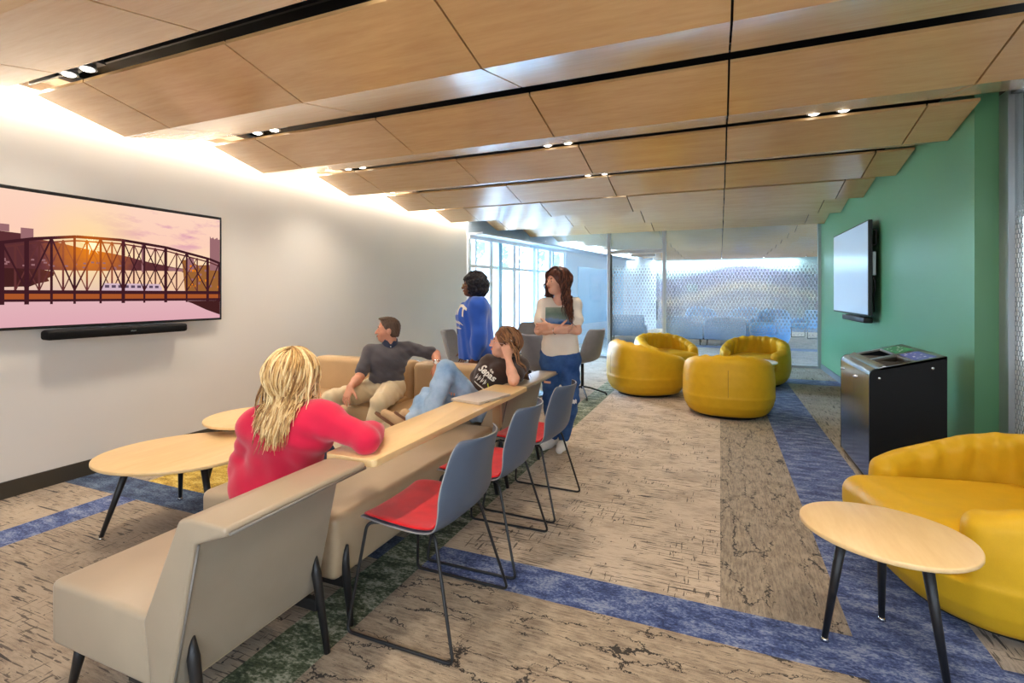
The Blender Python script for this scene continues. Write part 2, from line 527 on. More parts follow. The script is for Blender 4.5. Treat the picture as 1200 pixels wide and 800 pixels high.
for j in range(len(ys) - 1):
    for i in range(len(xs) - 1):
        f = bm.faces.new((vg[j][i], vg[j][i + 1], vg[j + 1][i + 1], vg[j + 1][i]))
        f.material_index = floor_zone((xs[i] + xs[i + 1]) / 2, (ys[j] + ys[j + 1]) / 2)
struct(obj('floor', bm, [M_CARP_A, M_CARP_B, M_CARP_R, M_CARP_BLUE, M_CARP_GREEN, M_CARP_NAVY, M_CARP_YEL, M_CARP_L, M_CARP_BX]))

# walls
struct(obj('wall_left', bxr(XL - 0.15, XL, -2.2, YW0, 0, CZ), M_WALL))
struct(obj('baseboard_left', bxr(XL, XL + 0.014, -2.2, YW0, 0, 0.115), M_BASEB))
struct(obj('wall_right', bxr(XR, XR + 0.14, 4.75, YP, 0, CZ), M_GREEN))
struct(obj('baseboard_right', bxr(XR - 0.012, XR, 4.76, YP - 0.06, 0, 0.10), M_BASEBG))
struct(obj('trim_1', bxr(XR + 0.14, XR + 0.18, 4.756, 4.90, 0, CZ), M_DARKTRIM))
# the wall behind the photographer, left open at its right for sky fill light
struct(obj('wall_near', bxr(XL, -2.6, -2.2, -2.05, 0, CZ), M_WALL))

# window wall on the left beyond the corner
def wpt(s_, off, z): return WA + WDIR * s_ + WN * off + V((0, 0, z))
def wbox(bm, s0, s1, o0, o1, z0, z1, mi=0):
    c = wpt((s0 + s1) / 2, (o0 + o1) / 2, (z0 + z1) / 2)
    R = Matrix((WDIR, WN, V((0, 0, 1)))).transposed()
    box(bm, c, (abs(s1 - s0), abs(o1 - o0), z1 - z0), R, mi=mi)
bm = bmesh.new()
wbox(bm, -0.02, 13.0, -0.14, 0.02, 2.53, CZ)
wbox(bm, 4.25, 13.0, -0.14, 0.02, 0, 2.53)
struct(obj('wall_window_side', bm, M_WALLCOOL))
bm = bmesh.new(); wbox(bm, 0.0, 9.0, 0.02, 0.36, 2.53, 2.57)
struct(obj('trim_2', bm, M_WALLCOOL))
win = struct(thing('window_1', '', ''))
del win['label']; del win['category']
bm = bmesh.new()
wbox(bm, 0, 4.25, -0.10, 0.05, 2.46, 2.53)
wbox(bm, 0, 4.25, -0.10, 0.05, 0.0, 0.12)
obj('window_frame', bm, M_WHITEFRAME, win)
for s0, w, dk in ((0.0, 0.10, 0), (0.22, 0.06, 1), (0.72, 0.14, 0), (1.0, 0.16, 2), (1.62, 0.14, 0), (1.86, 0.07, 1), (2.5, 0.16, 0), (2.72, 0.08, 1), (3.3, 0.16, 0), (3.5, 0.08, 1), (4.12, 0.13, 0)):
    bm = bmesh.new(); wbox(bm, s0, s0 + w * 0.8, -0.06, 0.02 if dk != 2 else 0.06, 0.12, 2.46)
    obj('mullion', bm, (M_WHITEFRAME, M_ALU, M_BLUEGLASS)[dk], win)
bm = bmesh.new(); wbox(bm, 0, 4.25, -0.06, 0.03, 1.91, 1.97)
obj('transom', bm, M_WHITEFRAME, win)
bm = bmesh.new(); wbox(bm, 0, 4.25, -0.05, -0.04, 1.97, 2.46)
obj('upper_pane', bm, M_GLASS_WIN, win)
bm = bmesh.new(); wbox(bm, 0, 4.25, -0.05, -0.04, 0.12, 1.90)
obj('lower_pane', bm, M_GLASS_FROST, win)

# far room: back wall with a wave mural, right side left open for daylight
m = Mat('wave_mural')
sp = m.n('SeparateXYZ', {0: m.n('NewGeometry').outputs['Position']})
nx = m.noise(m.world((0.22, 1, 0.15)), 1.0, 2)
zz = m.math('ADD', sp.outputs['Z'], m.math('MULTIPLY', m.math('SUBTRACT', nx, 0.5), 1.2))
zz = m.math('SUBTRACT', zz, m.math('MULTIPLY', m.math('COSINE', m.math('MULTIPLY', m.math('SUBTRACT', sp.outputs['X'], 0.9), 0.8)), 0.18))
cc = m.ramp(m.math('DIVIDE', zz, 3.0), [(0.10, srgb(120, 140, 176)), (0.24, srgb(166, 158, 152)), (0.36, srgb(112, 100, 114)), (0.46, srgb(182, 158, 128)),
                                       (0.56, srgb(104, 96, 122)), (0.70, srgb(78, 74, 106)), (0.76, srgb(140, 160, 158)), (0.90, srgb(160, 184, 184))])
p = m.principled(Base_Color=cc, Roughness=0.6)
struct(obj('wall_far', bxr(-3.6, 6.0, YFAR, YFAR + 0.15, 0, CZ), m.m))
struct(obj('wall_corridor', bxr(4.2, 4.35, -3, YP - 4, 0, CZ), M_WALL))

# ceiling: dark deck and rows of folded maple boards
ceil = struct(obj('ceiling', bxr(-5.2, 6.0, -2.4, YFAR + 0.2, CZ, CZ + 0.1), M_VOID))
ZL, ZH = 2.66, 2.79
GX = [-3.87, -2.55, -1.235, 0.05, 1.42, 2.72, 4.0]
for k in range(-2, 14):
    yl = 2.54 + 1.327 * k
    y0, y1 = yl - 0.565, yl + 0.615
    if yl < YW0 - 0.3: xl = XL + 0.09
    else: xl = XL + 0.30 + (yl - YW0) * 0.169
    xr = XR - 0.004 if (yl > 4.7 and yl < YP - 0.2) else (4.1 if yl > YP - 0.2 else 2.0)
    if yl > YP: xr = 3.2
    edges = [xl] + [g for g in GX if xl + 0.2 < g < xr - 0.1] + [xr]
    for a, b in zip(edges, edges[1:]):
        bm = bmesh.new()
        prof = [(y0, ZH), (yl, ZL), (y1, ZH), (y1, ZH + 0.02), (yl, ZL + 0.022), (y0, ZH + 0.02)]
        prism(bm, prof, 'x', a + 0.006, b - 0.006)
        obj('ceiling_board', bm, M_WOODCEIL, ceil)
    if k >= -1:
        bm = bmesh.new()      # black rails inside the slot
        bxr(xl, xr, y1 + 0.012, y1 + 0.03, ZH + 0.06, ZH + 0.10, bm)
        bxr(xl, xr, y1 + 0.11, y1 + 0.125, ZH + 0.06, ZH + 0.10, bm)
        obj('slot_rail', bm, M_BLACK, ceil)
# cove pocket over the left wall and light soffit above the window wall
struct(obj('trim_3', bxr(XL, XL + 0.20, -2.2, YW0, 2.92, 2.95), M_WALL))
bm = bmesh.new(); wbox(bm, 0.0, 12.5, 0.0, 1.3, 2.90, 2.93)
struct(obj('trim_4', bm, M_WALLCOOL))

# downlight fixtures in the slots
def downlight(x, y, label, lit=True):
    t = thing('downlight', label, 'ceiling light', (x, y, ZH + 0.05), 0, 'twin downlights in the ceiling slots')
    bm = bmesh.new(); bxr(-0.20, 0.20, -0.05, 0.05, 0.0, 0.07, bm)
    obj('housing', bm, M_ALUDARK, t)
    for s in (-0.1, 0.1):
        bm = bmesh.new(); bmesh.ops.create_cone(bm, segments=20, radius1=0.052, radius2=0.044, depth=0.03, cap_ends=True)
        bmesh.ops.translate(bm, vec=(s, 0, -0.012), verts=bm.verts)
        r = obj('lamp_ring', bm, M_ALU, t, angle=40)
        bm = bmesh.new(); bmesh.ops.create_uvsphere(bm, u_segments=16, v_segments=8, radius=0.036)
        bmesh.ops.scale(bm, vec=(1, 1, 0.35), verts=bm.verts)
        bmesh.ops.translate(bm, vec=(s, 0, -0.028), verts=bm.verts)
        obj('lens', bm, M_LENS, r, smooth=True)
    spot_light('downlight_lamp', (x, y, ZH - 0.01), SPOT_W, WARM)
    return t
M_LENS = emit('lamp_lens', (1.0, 0.93, 0.80, 1), 9.0)
SY = lambda k: 2.54 + 1.327 * k - 0.565 - 0.075
ORD = ['first', 'second', 'third', 'fourth', 'fifth', 'sixth', 'seventh']
for k, xs_ in ((-1, (-1.4, 0.9)), (0, (-3.78, -1.4, 0.9)), (1, (-3.66,)), (2, (-3.80, -1.42, 0.78)), (3, (-1.36,)), (4, (-1.4,))):  # fixtures near the camera, out of view, are added to light the near area
    for x in xs_:
        where = 'above the left wall side' if x < -3 else ('midway along its slot' if x < 0 else 'towards the green wall side')
        downlight(x, SY(k), 'twin recessed downlight %s, %s ceiling slot from the front' % (where, ORD[k + 1]))

# glass partition with a door
part = struct(thing('window_2', '', '')); del part['label']; del part['category']
xa = XL + 0.02 + (YP - YW0) * 0.169 + 0.02
bm = bmesh.new(); bxr(xa, -2.22, YP - 0.006, YP + 0.006, 0.04, 2.78, bm); obj('glass_pane', bm, M_GLASS_PART, part)
bm = bmesh.new(); bxr(-1.04, XR, YP - 0.006, YP + 0.006, 0.04, 2.78, bm); obj('glass_pane', bm, M_GLASS_DOTS, part)
bm = bmesh.new(); bxr(-2.19, -1.09, YP - 0.006, YP + 0.006, 2.33, 2.78, bm); obj('glass_pane', bm, M_GLASS_PART, part)
for x in (-2.23, -1.075):
    bm = bmesh.new(); bxr(x - 0.035, x + 0.035, YP - 0.06, YP + 0.06, 0, 2.80, bm, 0.004); obj('post', bm, M_ALU, part)
bm = bmesh.new(); bxr(-2.19, -1.11, YP - 0.04, YP + 0.04, 2.26, 2.33, bm); obj('head_rail', bm, M_ALU, part)
bm = bmesh.new(); bxr(XR - 0.05, XR, YP - 0.04, YP + 0.04, 0, 2.80, bm); obj('side_rail', bm, M_ALU, part)
bm = bmesh.new(); bxr(xa, -2.26, YP - 0.03, YP + 0.03, 0, 0.045, bm); bxr(-1.04, XR - 0.05, YP - 0.03, YP + 0.03, 0, 0.045, bm); obj('floor_rail', bm, M_ALU, part)
door = struct(thing('door_1', '', '')); del door['label']; del door['category']
bm = bmesh.new(); bxr(-2.17, -1.13, YP - 0.007, YP + 0.007, 0.02, 2.25, bm); obj('glass_pane', bm, M_GLASS_DOTS, door)
bm = bmesh.new(); bxr(-2.195, -2.165, YP - 0.03, YP + 0.03, 0.02, 2.25, bm); obj('edge_stile', bm, M_ALUDARK, door)
bm = bmesh.new()
tube(bm, fillet([(-1.22, YP - 0.01, 0.86), (-1.22, YP - 0.07, 0.86), (-1.22, YP - 0.07, 1.24), (-1.22, YP - 0.01, 1.24)], 0.03), 0.014)
obj('handle', bm, M_ALUDARK, door)
bm = bmesh.new(); bxr(-1.75, -1.25, YP - 0.06, YP - 0.008, 2.18, 2.24, bm, 0.006); obj('door_closer', bm, M_ALU, door)

# side glazing beyond the end of the green wall
sg = struct(thing('window_3', '', '')); del sg['label']; del sg['category']
bm = bmesh.new(); bxr(1.915, 1.93, -2.0, 4.62, 0.05, 2.84, bm); obj('glass_pane', bm, M_GLASS_SIDE, sg)
bm = bmesh.new(); bxr(1.88, 1.96, 4.62, 4.754, 0, 2.84, bm); obj('post', bm, M_ALU, sg)
bm = bmesh.new(); bxr(1.885, 1.94, -2.0, 4.6, 2.80, 2.86, bm); obj('head_rail', bm, M_ALUDARK, sg)
bm = bmesh.new(); bxr(1.885, 1.94, -2.0, 4.6, 0, 0.06, bm); obj('floor_rail', bm, M_ALU, sg)

# ------------------------------------------------------------------ left television with the bridge picture
def tv_body(t, y0, y1, z0, z1, d=0.05):
    bm = bmesh.new(); bxr(0, d, y0, y1, z0, z1, bm, 0.006, 2)
    return obj('bezel', bm, M_BLACK, t)
TVY0, TVY1, TVZ0, TVZ1 = 1.68, 3.41, 1.15, 2.135
tv = thing('television', 'large wall television showing a steel bridge at sunset', 'television', (XL, 0, 0))
bm = bmesh.new(); bxr(0.0, 0.03, 2.2, 2.9, 1.4, 1.9, bm); obj('wall_mount', bm, M_BLACK, tv)
bm = bmesh.new(); bxr(0.028, 0.075, TVY0, TVY1, TVZ0, TVZ1, bm, 0.005, 2); obj('bezel', bm, M_BLACK, tv)
PX = 0.0765
m = Mat('sunset_sky')
sp = m.n('SeparateXYZ', {0: m.coord()})
z = sp.outputs['Z']; y = sp.outputs['Y']
base = m.ramp(m.n('MapRange', {0: z, 1: 1.17, 2: 2.12}).outputs[0],
              [(0.0, srgb(222, 168, 178)), (0.18, srgb(226, 178, 184)), (0.30, srgb(230, 196, 176)), (0.55, srgb(253, 220, 180)), (0.72, srgb(252, 206, 184)), (1.0, srgb(252, 212, 190))])
cl = m.n('MapRange', {0: m.noise(m.coord('Object', (1, 1.6, 6)), 1.9, 5, 0.6), 1: 0.50, 2: 0.66}); cl.clamp = True
hi = m.n('MapRange', {0: z, 1: 1.72, 2: 1.85}); hi.clamp = True
rt = m.n('MapRange', {0: y, 1: 2.2, 2: 2.8}); rt.clamp = True
c = m.mix(m.math('MULTIPLY', m.math('MULTIPLY', cl.outputs[0], hi.outputs[0]), m.math('MULTIPLY', rt.outputs[0], 0.9)), base, srgb(216, 152, 176))
dy = m.math('SUBTRACT', y, 2.32); dz = m.math('SUBTRACT', z, 1.775)
r2 = m.math('SQRT', m.math('ADD', m.math('MULTIPLY', dy, dy), m.math('MULTIPLY', dz, dz)))
gl = m.ramp(r2, [(0.02, (1, 1, 1)), (0.10, (0.55, 0.55, 0.55)), (0.42, (0, 0, 0))])
c = m.mix(gl, c, srgb(255, 226, 150))
e = m.n('Emission', {'Color': c, 'Strength': 0.95}); m.t.links.new(e.outputs[0], m.out.inputs[0])
def lit(name, col, warm, reach):
    m = Mat(name)
    sp = m.n('SeparateXYZ', {0: m.coord()})
    dy = m.math('SUBTRACT', sp.outputs['Y'], 2.32); dz = m.math('SUBTRACT', sp.outputs['Z'], 1.77)
    r = m.math('SQRT', m.math('ADD', m.math('MULTIPLY', dy, dy), m.math('MULTIPLY', m.math('MULTIPLY', dz, dz), 0.7)))
    nz = m.noise(m.coord('Object', (1, 22, 22)), 1.0, 4, 0.6)
    k = m.math('MULTIPLY_ADD', m.math('SUBTRACT', nz, 0.5), 0.25, m.math('DIVIDE', r, reach))
    d = tuple(v * 0.72 for v in col[:3]) + (1,)
    c = m.ramp(k, [(0.05, warm), (0.45, tuple(0.5 * (a + b) for a, b in zip(col[:3], warm[:3])) + (1,)), (0.9, col), (1.0, d)])
    e = m.n('Emission', {'Color': c, 'Strength': 1.0}); m.t.links.new(e.outputs[0], m.out.inputs[0]); return m.m
MS = [m.m, lit('screen_hill', srgb(104, 54, 58), srgb(236, 132, 20), 0.36), lit('screen_bridge', srgb(74, 34, 42), srgb(196, 96, 20), 0.26), lit('screen_bridge_far', srgb(112, 58, 58), srgb(220, 120, 30), 0.3),
      emit('screen_deck', srgb(166, 84, 40), 1), emit('screen_tram', srgb(206, 176, 190), 1), emit('screen_tower', srgb(150, 104, 108), 1),
      emit('screen_sun', srgb(255, 244, 190), 1.15), lit('screen_dark', srgb(78, 38, 38), srgb(150, 80, 30), 0.45), emit('screen_glow', srgb(232, 128, 24), 1),
      emit('screen_window', srgb(88, 70, 90), 1), emit('screen_river', srgb(238, 196, 160), 1), emit('screen_gold', srgb(150, 96, 50), 1)]
bm = bmesh.new()
_lay = [0]
def poly(pts, mi):
    _lay[0] += 1
    x = PX + 0.00004 * _lay[0]
    f = bm.faces.new([bm.verts.new((x, a, b)) for a, b in pts]); f.material_index = mi
def bar(a, b, w, mi):
    a = V((a[0], a[1])); b = V((b[0], b[1])); d = (b - a).normalized(); n = V((-d.y, d.x)) * w / 2
    poly([tuple(a + n), tuple(b + n), tuple(b - n), tuple(a - n)], mi)
SY0, SY1, SZ0, SZ1 = TVY0 + 0.018, TVY1 - 0.022, TVZ0 + 0.020, TVZ1 - 0.026
poly([(SY0, SZ0), (SY1, SZ0), (SY1, SZ1), (SY0, SZ1)], 0)
hill = [(SY0, 1.84), (1.79, 1.82), (1.9, 1.815), (2.0, 1.785), (2.12, 1.77), (2.3, 1.735), (2.45, 1.72), (2.58, 1.70), (2.74, 1.665), (2.96, 1.63), (3.1, 1.62), (3.1, 1.59), (2.7, 1.585), (2.3, 1.575), (SY0, 1.56)]
poly(hill, 1)
poly([(SY0, 1.57), (2.0, 1.575), (2.09, 1.555), (2.085, 1.53), (2.05, 1.51), (2.06, 1.49), (1.99, 1.47), (1.95, 1.45), (SY0, 1.44)], 8)
for a, b, w, hh in ((1.79, 1.84, 0.05, 0.05), (1.90, 1.80, 0.07, 0.075)): poly([(a, b - 0.02), (a + w, b - 0.02), (a + w, b + hh - 0.02), (a, b + hh - 0.02)], 6)
rng = random.Random(5)
for i in range(26):
    a = 1.8 + rng.random() * 0.75; b = 1.585 + rng.random() * 0.05
    poly([(a, b), (a + 0.02, b), (a + 0.02, b + 0.012), (a, b + 0.012)], 6)
for k in range(8):
    a_ = k * PI / 8 + 0.2; d = V((math.cos(a_), math.sin(a_))) * (0.085 if k % 2 else 0.055); c0 = V((2.32, 1.775))
    n_ = V((-d.y, d.x)).normalized() * 0.007
    poly([tuple(c0 + d), tuple(c0 + n_), tuple(c0 - d), tuple(c0 - n_)], 7)
poly([(2.32 + 0.034 * math.cos(t * PI / 10), 1.775 + 0.034 * math.sin(t * PI / 10)) for t in range(20)], 7)
# river reflection, right bank, buildings
poly([(2.45, 1.585), (3.02, 1.60), (3.06, 1.43), (2.42, 1.43)], 11)
poly([(2.9, 1.63), (3.05, 1.62), (3.05, 1.595), (2.9, 1.60)], 6)
poly([(3.02, 1.70), (3.10, 1.71), (3.16, 1.66), (3.386, 1.68), (3.386, 1.40), (3.05, 1.40)], 12)
poly([(3.285, 1.62), (3.386, 1.62), (3.386, 1.92), (3.37, 1.915), (3.36, 1.935), (3.33, 1.915), (3.32, 1.935), (3.30, 1.92), (3.285, 1.94)], 6)
poly([(3.06, 1.6), (3.13, 1.6), (3.13, 1.73), (3.06, 1.72)], 6)
poly([(2.68, 1.58), (2.705, 1.58), (2.705, 1.81), (2.68, 1.81)], 6)
poly([(3.05, 1.335), (3.386, 1.335), (3.386, 1.20), (3.25, 1.25), (3.12, 1.31)], 8)
for i in range(24):
    a = 3.08 + rng.random() * 0.29; b = 1.45 + rng.random() * 0.2
    poly([(a, b), (a + 0.018, b), (a + 0.018, b + 0.02), (a, b + 0.02)], 9 if i % 2 else 6)
arch = [(SY0, 1.72), (1.83, 1.75), (1.97, 1.785), (2.22, 1.825), (2.53, 1.83), (2.88, 1.80), (3.28, 1.725), (3.386, 1.69)]
def az(y):
    for (a, b), (c_, d_) in zip(arch, arch[1:]):
        if a <= y <= c_: return b + (d_ - b) * (y - a) / (c_ - a)
    return arch[0][1] if y < arch[0][0] else arch[-1][1]
far = [1.87, 2.0, 2.14, 2.29, 2.46, 2.62, 2.79, 2.97, 3.16]
for i, a in enumerate(far):
    bar((a, 1.42), (a, az(a) - 0.02), 0.013, 3)
    if i < len(far) - 1:
        b = far[i + 1]
        bar((a, 1.42), (b, az(b) - 0.02), 0.008, 3); bar((b, 1.42), (a, az(a) - 0.02), 0.008, 3)
for (a, b), (c_, d_) in zip(arch, arch[1:]): bar((a, b - 0.03), (c_, d_ - 0.03), 0.012, 3)
# tram
poly([(2.39, 1.415), (2.84, 1.415), (2.845, 1.45), (2.82, 1.482), (2.40, 1.482), (2.385, 1.45)], 5)
for i in range(9):
    a = 2.41 + i * 0.047
    poly([(a, 1.447), (a + 0.03, 1.447), (a + 0.03, 1.468), (a, 1.468)], 10)
poly([(SY0, 1.345), (SY1, 1.335), (SY1, 1.425), (SY0, 1.425)], 2)
poly([(SY0, 1.362), (SY1, 1.358), (SY1, 1.395), (SY0, 1.40)], 4)
vert = [1.80, 1.93, 2.07, 2.21, 2.38, 2.54, 2.70, 2.875, 3.06, 3.26, 3.376]
for i, a in enumerate(vert):
    bar((a, 1.325), (a, az(a)), 0.026 if i in (0, 1, 5, 7, 9) else 0.016, 2)
    if i < len(vert) - 1:
        b = vert[i + 1]
        if i % 2 == 0: bar((a, az(a)), (b, 1.425), 0.011, 2)
        else: bar((a, 1.425), (b, az(b)), 0.011, 2)
        if i in (4, 5, 6, 8): bar((a, az(a)) if i % 2 else (a, 1.425), (b, 1.425) if i % 2 else (b, az(b)), 0.009, 2)
for (a, b), (c_, d_) in zip(arch, arch[1:]): bar((a, b), (c_, d_), 0.022, 2)
o = obj('screen', bm, MS, tv)
def fix_normals_px(o):
    me = o.data; b = bmesh.new(); b.from_mesh(me)
    for f in b.faces:
        if f.normal.x < 0: f.normal_flip()
    b.to_mesh(me); b.free()
fix_normals_px(o)

sb = thing('soundbar', 'long black soundbar fixed under the bridge television', 'soundbar', (XL, 0, 0))
bm = bmesh.new(); bxr(0.0, 0.045, 2.2, 2.9, 1.07, 1.13, bm); obj('bracket', bm, M_BLACK, sb)
bm = bmesh.new(); bxr(0.04, 0.145, 2.02, 3.03, 1.068, 1.138, bm, 0.02, 3); obj('cabinet', bm, plain('soundbar_cloth', (0.004, 0.004, 0.0045, 1), 0.7, spec=0.2, bump=0.3, bscale=900), sb, angle=50)
bm = bmesh.new(); bxr(0.1452, 0.1458, 2.56, 2.60, 1.098, 1.106, bm); obj('badge', bm, M_CHROME, sb)

# ------------------------------------------------------------------ right television
tv2 = thing('television', 'blank television, pale reflection painted on its screen, on a bracket against the green wall', 'television', (1.62, 0, 0))
bm = bmesh.new(); bxr(0.0, 0.045, 7.12, 9.07, 1.13, 2.28, bm, 0.006, 2); obj('bezel', bm, M_BLACK, tv2)
m = Mat('screen_painted_reflection')
p = m.principled(Base_Color=srgb(150, 175, 195), Roughness=0.15, Emission_Color=srgb(190, 214, 232), Emission_Strength=0.32)  # pale colour and emission stand in for windows reflected in the blank screen
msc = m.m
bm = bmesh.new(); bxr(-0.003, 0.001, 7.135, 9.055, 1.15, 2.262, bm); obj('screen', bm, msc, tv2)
bm = bmesh.new(); bxr(0.04, 0.118, 7.7, 8.5, 1.45, 1.95, bm); obj('wall_bracket', bm, M_BLACK, tv2)
bm = bmesh.new()
tube(bm, fillet([(0.05, 7.13, 2.16), (0.085, 7.14, 2.16), (0.085, 7.14, 1.98), (0.05, 7.13, 1.98)], 0.02), 0.008)
obj('grab_handle', bm, M_BLACK, tv2)
bm = bmesh.new(); bxr(0.05, 0.085, 7.14, 7.2, 1.62, 1.90, bm, 0.004); obj('connector_box', bm, M_ALU, tv2)
bm = bmesh.new(); tube(bm, fillet([(0.06, 7.17, 1.62), (0.09, 7.17, 1.5), (0.07, 7.2, 1.35), (0.10, 7.3, 1.18)], 0.06), 0.007); obj('cable', bm, M_BLACK, tv2)
sb2 = thing('soundbar', 'short black soundbar hanging below the pale television', 'soundbar', (1.62, 0, 0))
bm = bmesh.new(); bxr(-0.03, 0.07, 7.2, 8.35, 1.045, 1.115, bm, 0.015, 2); obj('cabinet', bm, M_BLACK, sb2, angle=50)
bm = bmesh.new(); bxr(0.06, 0.118, 7.5, 8.1, 1.05, 1.10, bm); obj('bracket', bm, M_BLACK, sb2)
# ------------------------------------------------------------------ SDF sculpting on a grid
class Grid:
    def __init__(s, lo, hi, h):
        s.h = h; s.lo = np.array(lo, np.float32)
        s.n = (np.ceil((np.array(hi) - np.array(lo)) / h).astype(int) + 1)
        s.D = np.full(tuple(s.n), 1.0, np.float32)
        s.ax = [s.lo[i] + h * np.arange(s.n[i], dtype=np.float32) for i in range(3)]
    def sl(s, lo, hi):
        out = []
        for i in range(3):
            a = int(max(0, math.floor((lo[i] - s.lo[i]) / s.h))); b = int(min(s.n[i], math.ceil((hi[i] - s.lo[i]) / s.h) + 1))
            if a >= b: return None
            out.append(slice(a, b))
        return tuple(out)
    def pts(s, sl):
        return (s.ax[0][sl[0]][:, None, None], s.ax[1][sl[1]][None, :, None], s.ax[2][sl[2]][None, None, :])
    def apply(s, fn, lo, hi, k=0.0, op='add'):
        m = k + 2.5 * s.h
        sl = s.sl([v - m for v in lo], [v + m for v in hi])
        if sl is None: return
        d = fn(*s.pts(sl)).astype(np.float32)
        a = s.D[sl]
        if op == 'sub':
            d = -d; 
            if k > 0:
                hh = np.maximum(k - np.abs(a - d), 0) / k; s.D[sl] = np.maximum(a, d) + hh * hh * k * 0.25
            else: s.D[sl] = np.maximum(a, d)
        elif k > 0:
            hh = np.maximum(k - np.abs(a - d), 0) / k; s.D[sl] = np.minimum(a, d) - hh * hh * k * 0.25
        else: s.D[sl] = np.minimum(a, d)
    def cone(s, a, b, ra, rb=None, k=0.0, op='add'):
        rb = ra if rb is None else rb
        a = np.array(a, float); b = np.array(b, float); ab = b - a; L = max(float(ab @ ab), 1e-9)
        def fn(x, y, z):
            t = np.clip(((x - a[0]) * ab[0] + (y - a[1]) * ab[1] + (z - a[2]) * ab[2]) / L, 0, 1)
            return np.sqrt((x - a[0] - t * ab[0]) ** 2 + (y - a[1] - t * ab[1]) ** 2 + (z - a[2] - t * ab[2]) ** 2) - (ra + (rb - ra) * t)
        r = max(ra, rb)
        s.apply(fn, np.minimum(a, b) - r, np.maximum(a, b) + r, k, op)
    def ell(s, c, rad, R=None, k=0.0, op='add'):
        c = np.array(c, float); rad = np.array(rad, float)
        R = np.eye(3) if R is None else np.array(R)      # rows = local axes
        def fn(x, y, z):
            q = [R[i][0] * (x - c[0]) + R[i][1] * (y - c[1]) + R[i][2] * (z - c[2]) for i in range(3)]
            k0 = np.sqrt(sum((q[i] / rad[i]) ** 2 for i in range(3))); k1 = np.sqrt(sum((q[i] / rad[i] ** 2) ** 2 for i in range(3)))
            return k0 * (k0 - 1) / np.maximum(k1, 1e-6)
        r = rad.max()
        s.apply(fn, c - r, c + r, k, op)
    def cut(s, p, n):
        """remove what lies on the +n side of the plane through p"""
        X, Y, Z = s.pts((slice(None),) * 3)
        n = np.array(n, float); n = n / np.linalg.norm(n)
        s.D = np.maximum(s.D, ((X - p[0]) * n[0] + (Y - p[1]) * n[1] + (Z - p[2]) * n[2]).astype(np.float32))
    def displace(s, fn):
        m = np.abs(s.D) < 0.06
        idx = np.nonzero(m)
        x, y, z = s.ax[0][idx[0]], s.ax[1][idx[1]], s.ax[2][idx[2]]
        s.D[idx] += fn(x, y, z).astype(np.float32)
    def sample(s, p):
        q = (np.array(p) - s.lo) / s.h
        i = np.clip(np.round(q).astype(int), 0, s.n - 1)
        return float(s.D[i[0], i[1], i[2]])
    def grad(s, p):
        e = s.h * 1.5; p = np.array(p, float); g = np.zeros(3)
        for i in range(3):
            d = np.zeros(3); d[i] = e
            g[i] = s.sample(p + d) - s.sample(p - d)
        l = np.linalg.norm(g)
        return g / l if l > 1e-6 else np.array([0, 0, 1.0])
    def mesh(s, name, origin=(0, 0, 0), relax=1):
        D = s.D; nx, ny, nz = D.shape; S = D < 0
        C = [S[i:nx - 1 + i, j:ny - 1 + j, k:nz - 1 + k] for i in (0, 1) for j in (0, 1) for k in (0, 1)]
        cnt = sum(c.astype(np.int8) for c in C)
        act = (cnt > 0) & (cnt < 8)
        ci, cj, ck = np.nonzero(act)
        nv = len(ci)
        vid = np.full(act.shape, -1, np.int64); vid[ci, cj, ck] = np.arange(nv)
        acc = np.zeros((nv, 3), np.float32); num = np.zeros(nv, np.float32)
        cor = [(i, j, k) for i in (0, 1) for j in (0, 1) for k in (0, 1)]
        for a in range(8):
            for b in range(a + 1, 8):
                df = [cor[b][q] - cor[a][q] for q in range(3)]
                if sum(abs(v) for v in df) != 1: continue
                da = D[ci + cor[a][0], cj + cor[a][1], ck + cor[a][2]]; db = D[ci + cor[b][0], cj + cor[b][1], ck + cor[b][2]]
                m = (da < 0) != (db < 0)
                t = np.where(m, da / np.where(m, da - db, 1), 0)
                for q in range(3):
                    acc[:, q] += np.where(m, cor[a][q] + t * df[q], 0)
                num += m
        P = (np.stack([ci, cj, ck], 1) + acc / num[:, None]) * s.h + s.lo
        quads = []
        for ax in range(3):
            sh = [slice(None)] * 3; sh2 = [slice(None)] * 3
            sh[ax] = slice(0, -1); sh2[ax] = slice(1, None)
            A = S[tuple(sh)]; B = S[tuple(sh2)]
            e = A != B
            o1, o2 = [(1, 2), (2, 0), (0, 1)][ax]
            idx = np.nonzero(e)
            ok = (idx[o1] > 0) & (idx[o2] > 0) & (idx[o1] < D.shape[o1] - 1) & (idx[o2] < D.shape[o2] - 1)
            idx = [v[ok] for v in idx]
            def cell(u, v):
                q = [idx[0].copy(), idx[1].copy(), idx[2].copy()]; q[o1] -= u; q[o2] -= v
                return vid[q[0], q[1], q[2]]
            qd = np.stack([cell(1, 1), cell(0, 1), cell(0, 0), cell(1, 0)], 1)
            fl = ~A[tuple(idx)]
            qd[fl] = qd[fl][:, ::-1]
            quads.append(qd)
        Q = np.concatenate(quads) if quads else np.zeros((0, 4), int)
        Q = Q[(Q >= 0).all(1)]
        for _ in range(relax):                       # light smoothing
            sm = np.zeros_like(P); w = np.zeros(len(P), np.float32)
            for a, b in ((0, 1), (1, 2), (2, 3), (3, 0)):
                np.add.at(sm, Q[:, a], P[Q[:, b]]); np.add.at(sm, Q[:, b], P[Q[:, a]])
                np.add.at(w, Q[:, a], 1); np.add.at(w, Q[:, b], 1)
            P = np.where(w[:, None] > 0, 0.5 * P + 0.5 * sm / np.maximum(w, 1)[:, None], P)
        P = P - np.array(origin, np.float32)
        me = bpy.data.meshes.new(name)
        me.vertices.add(len(P)); me.vertices.foreach_set('co', P.astype(np.float32).ravel())
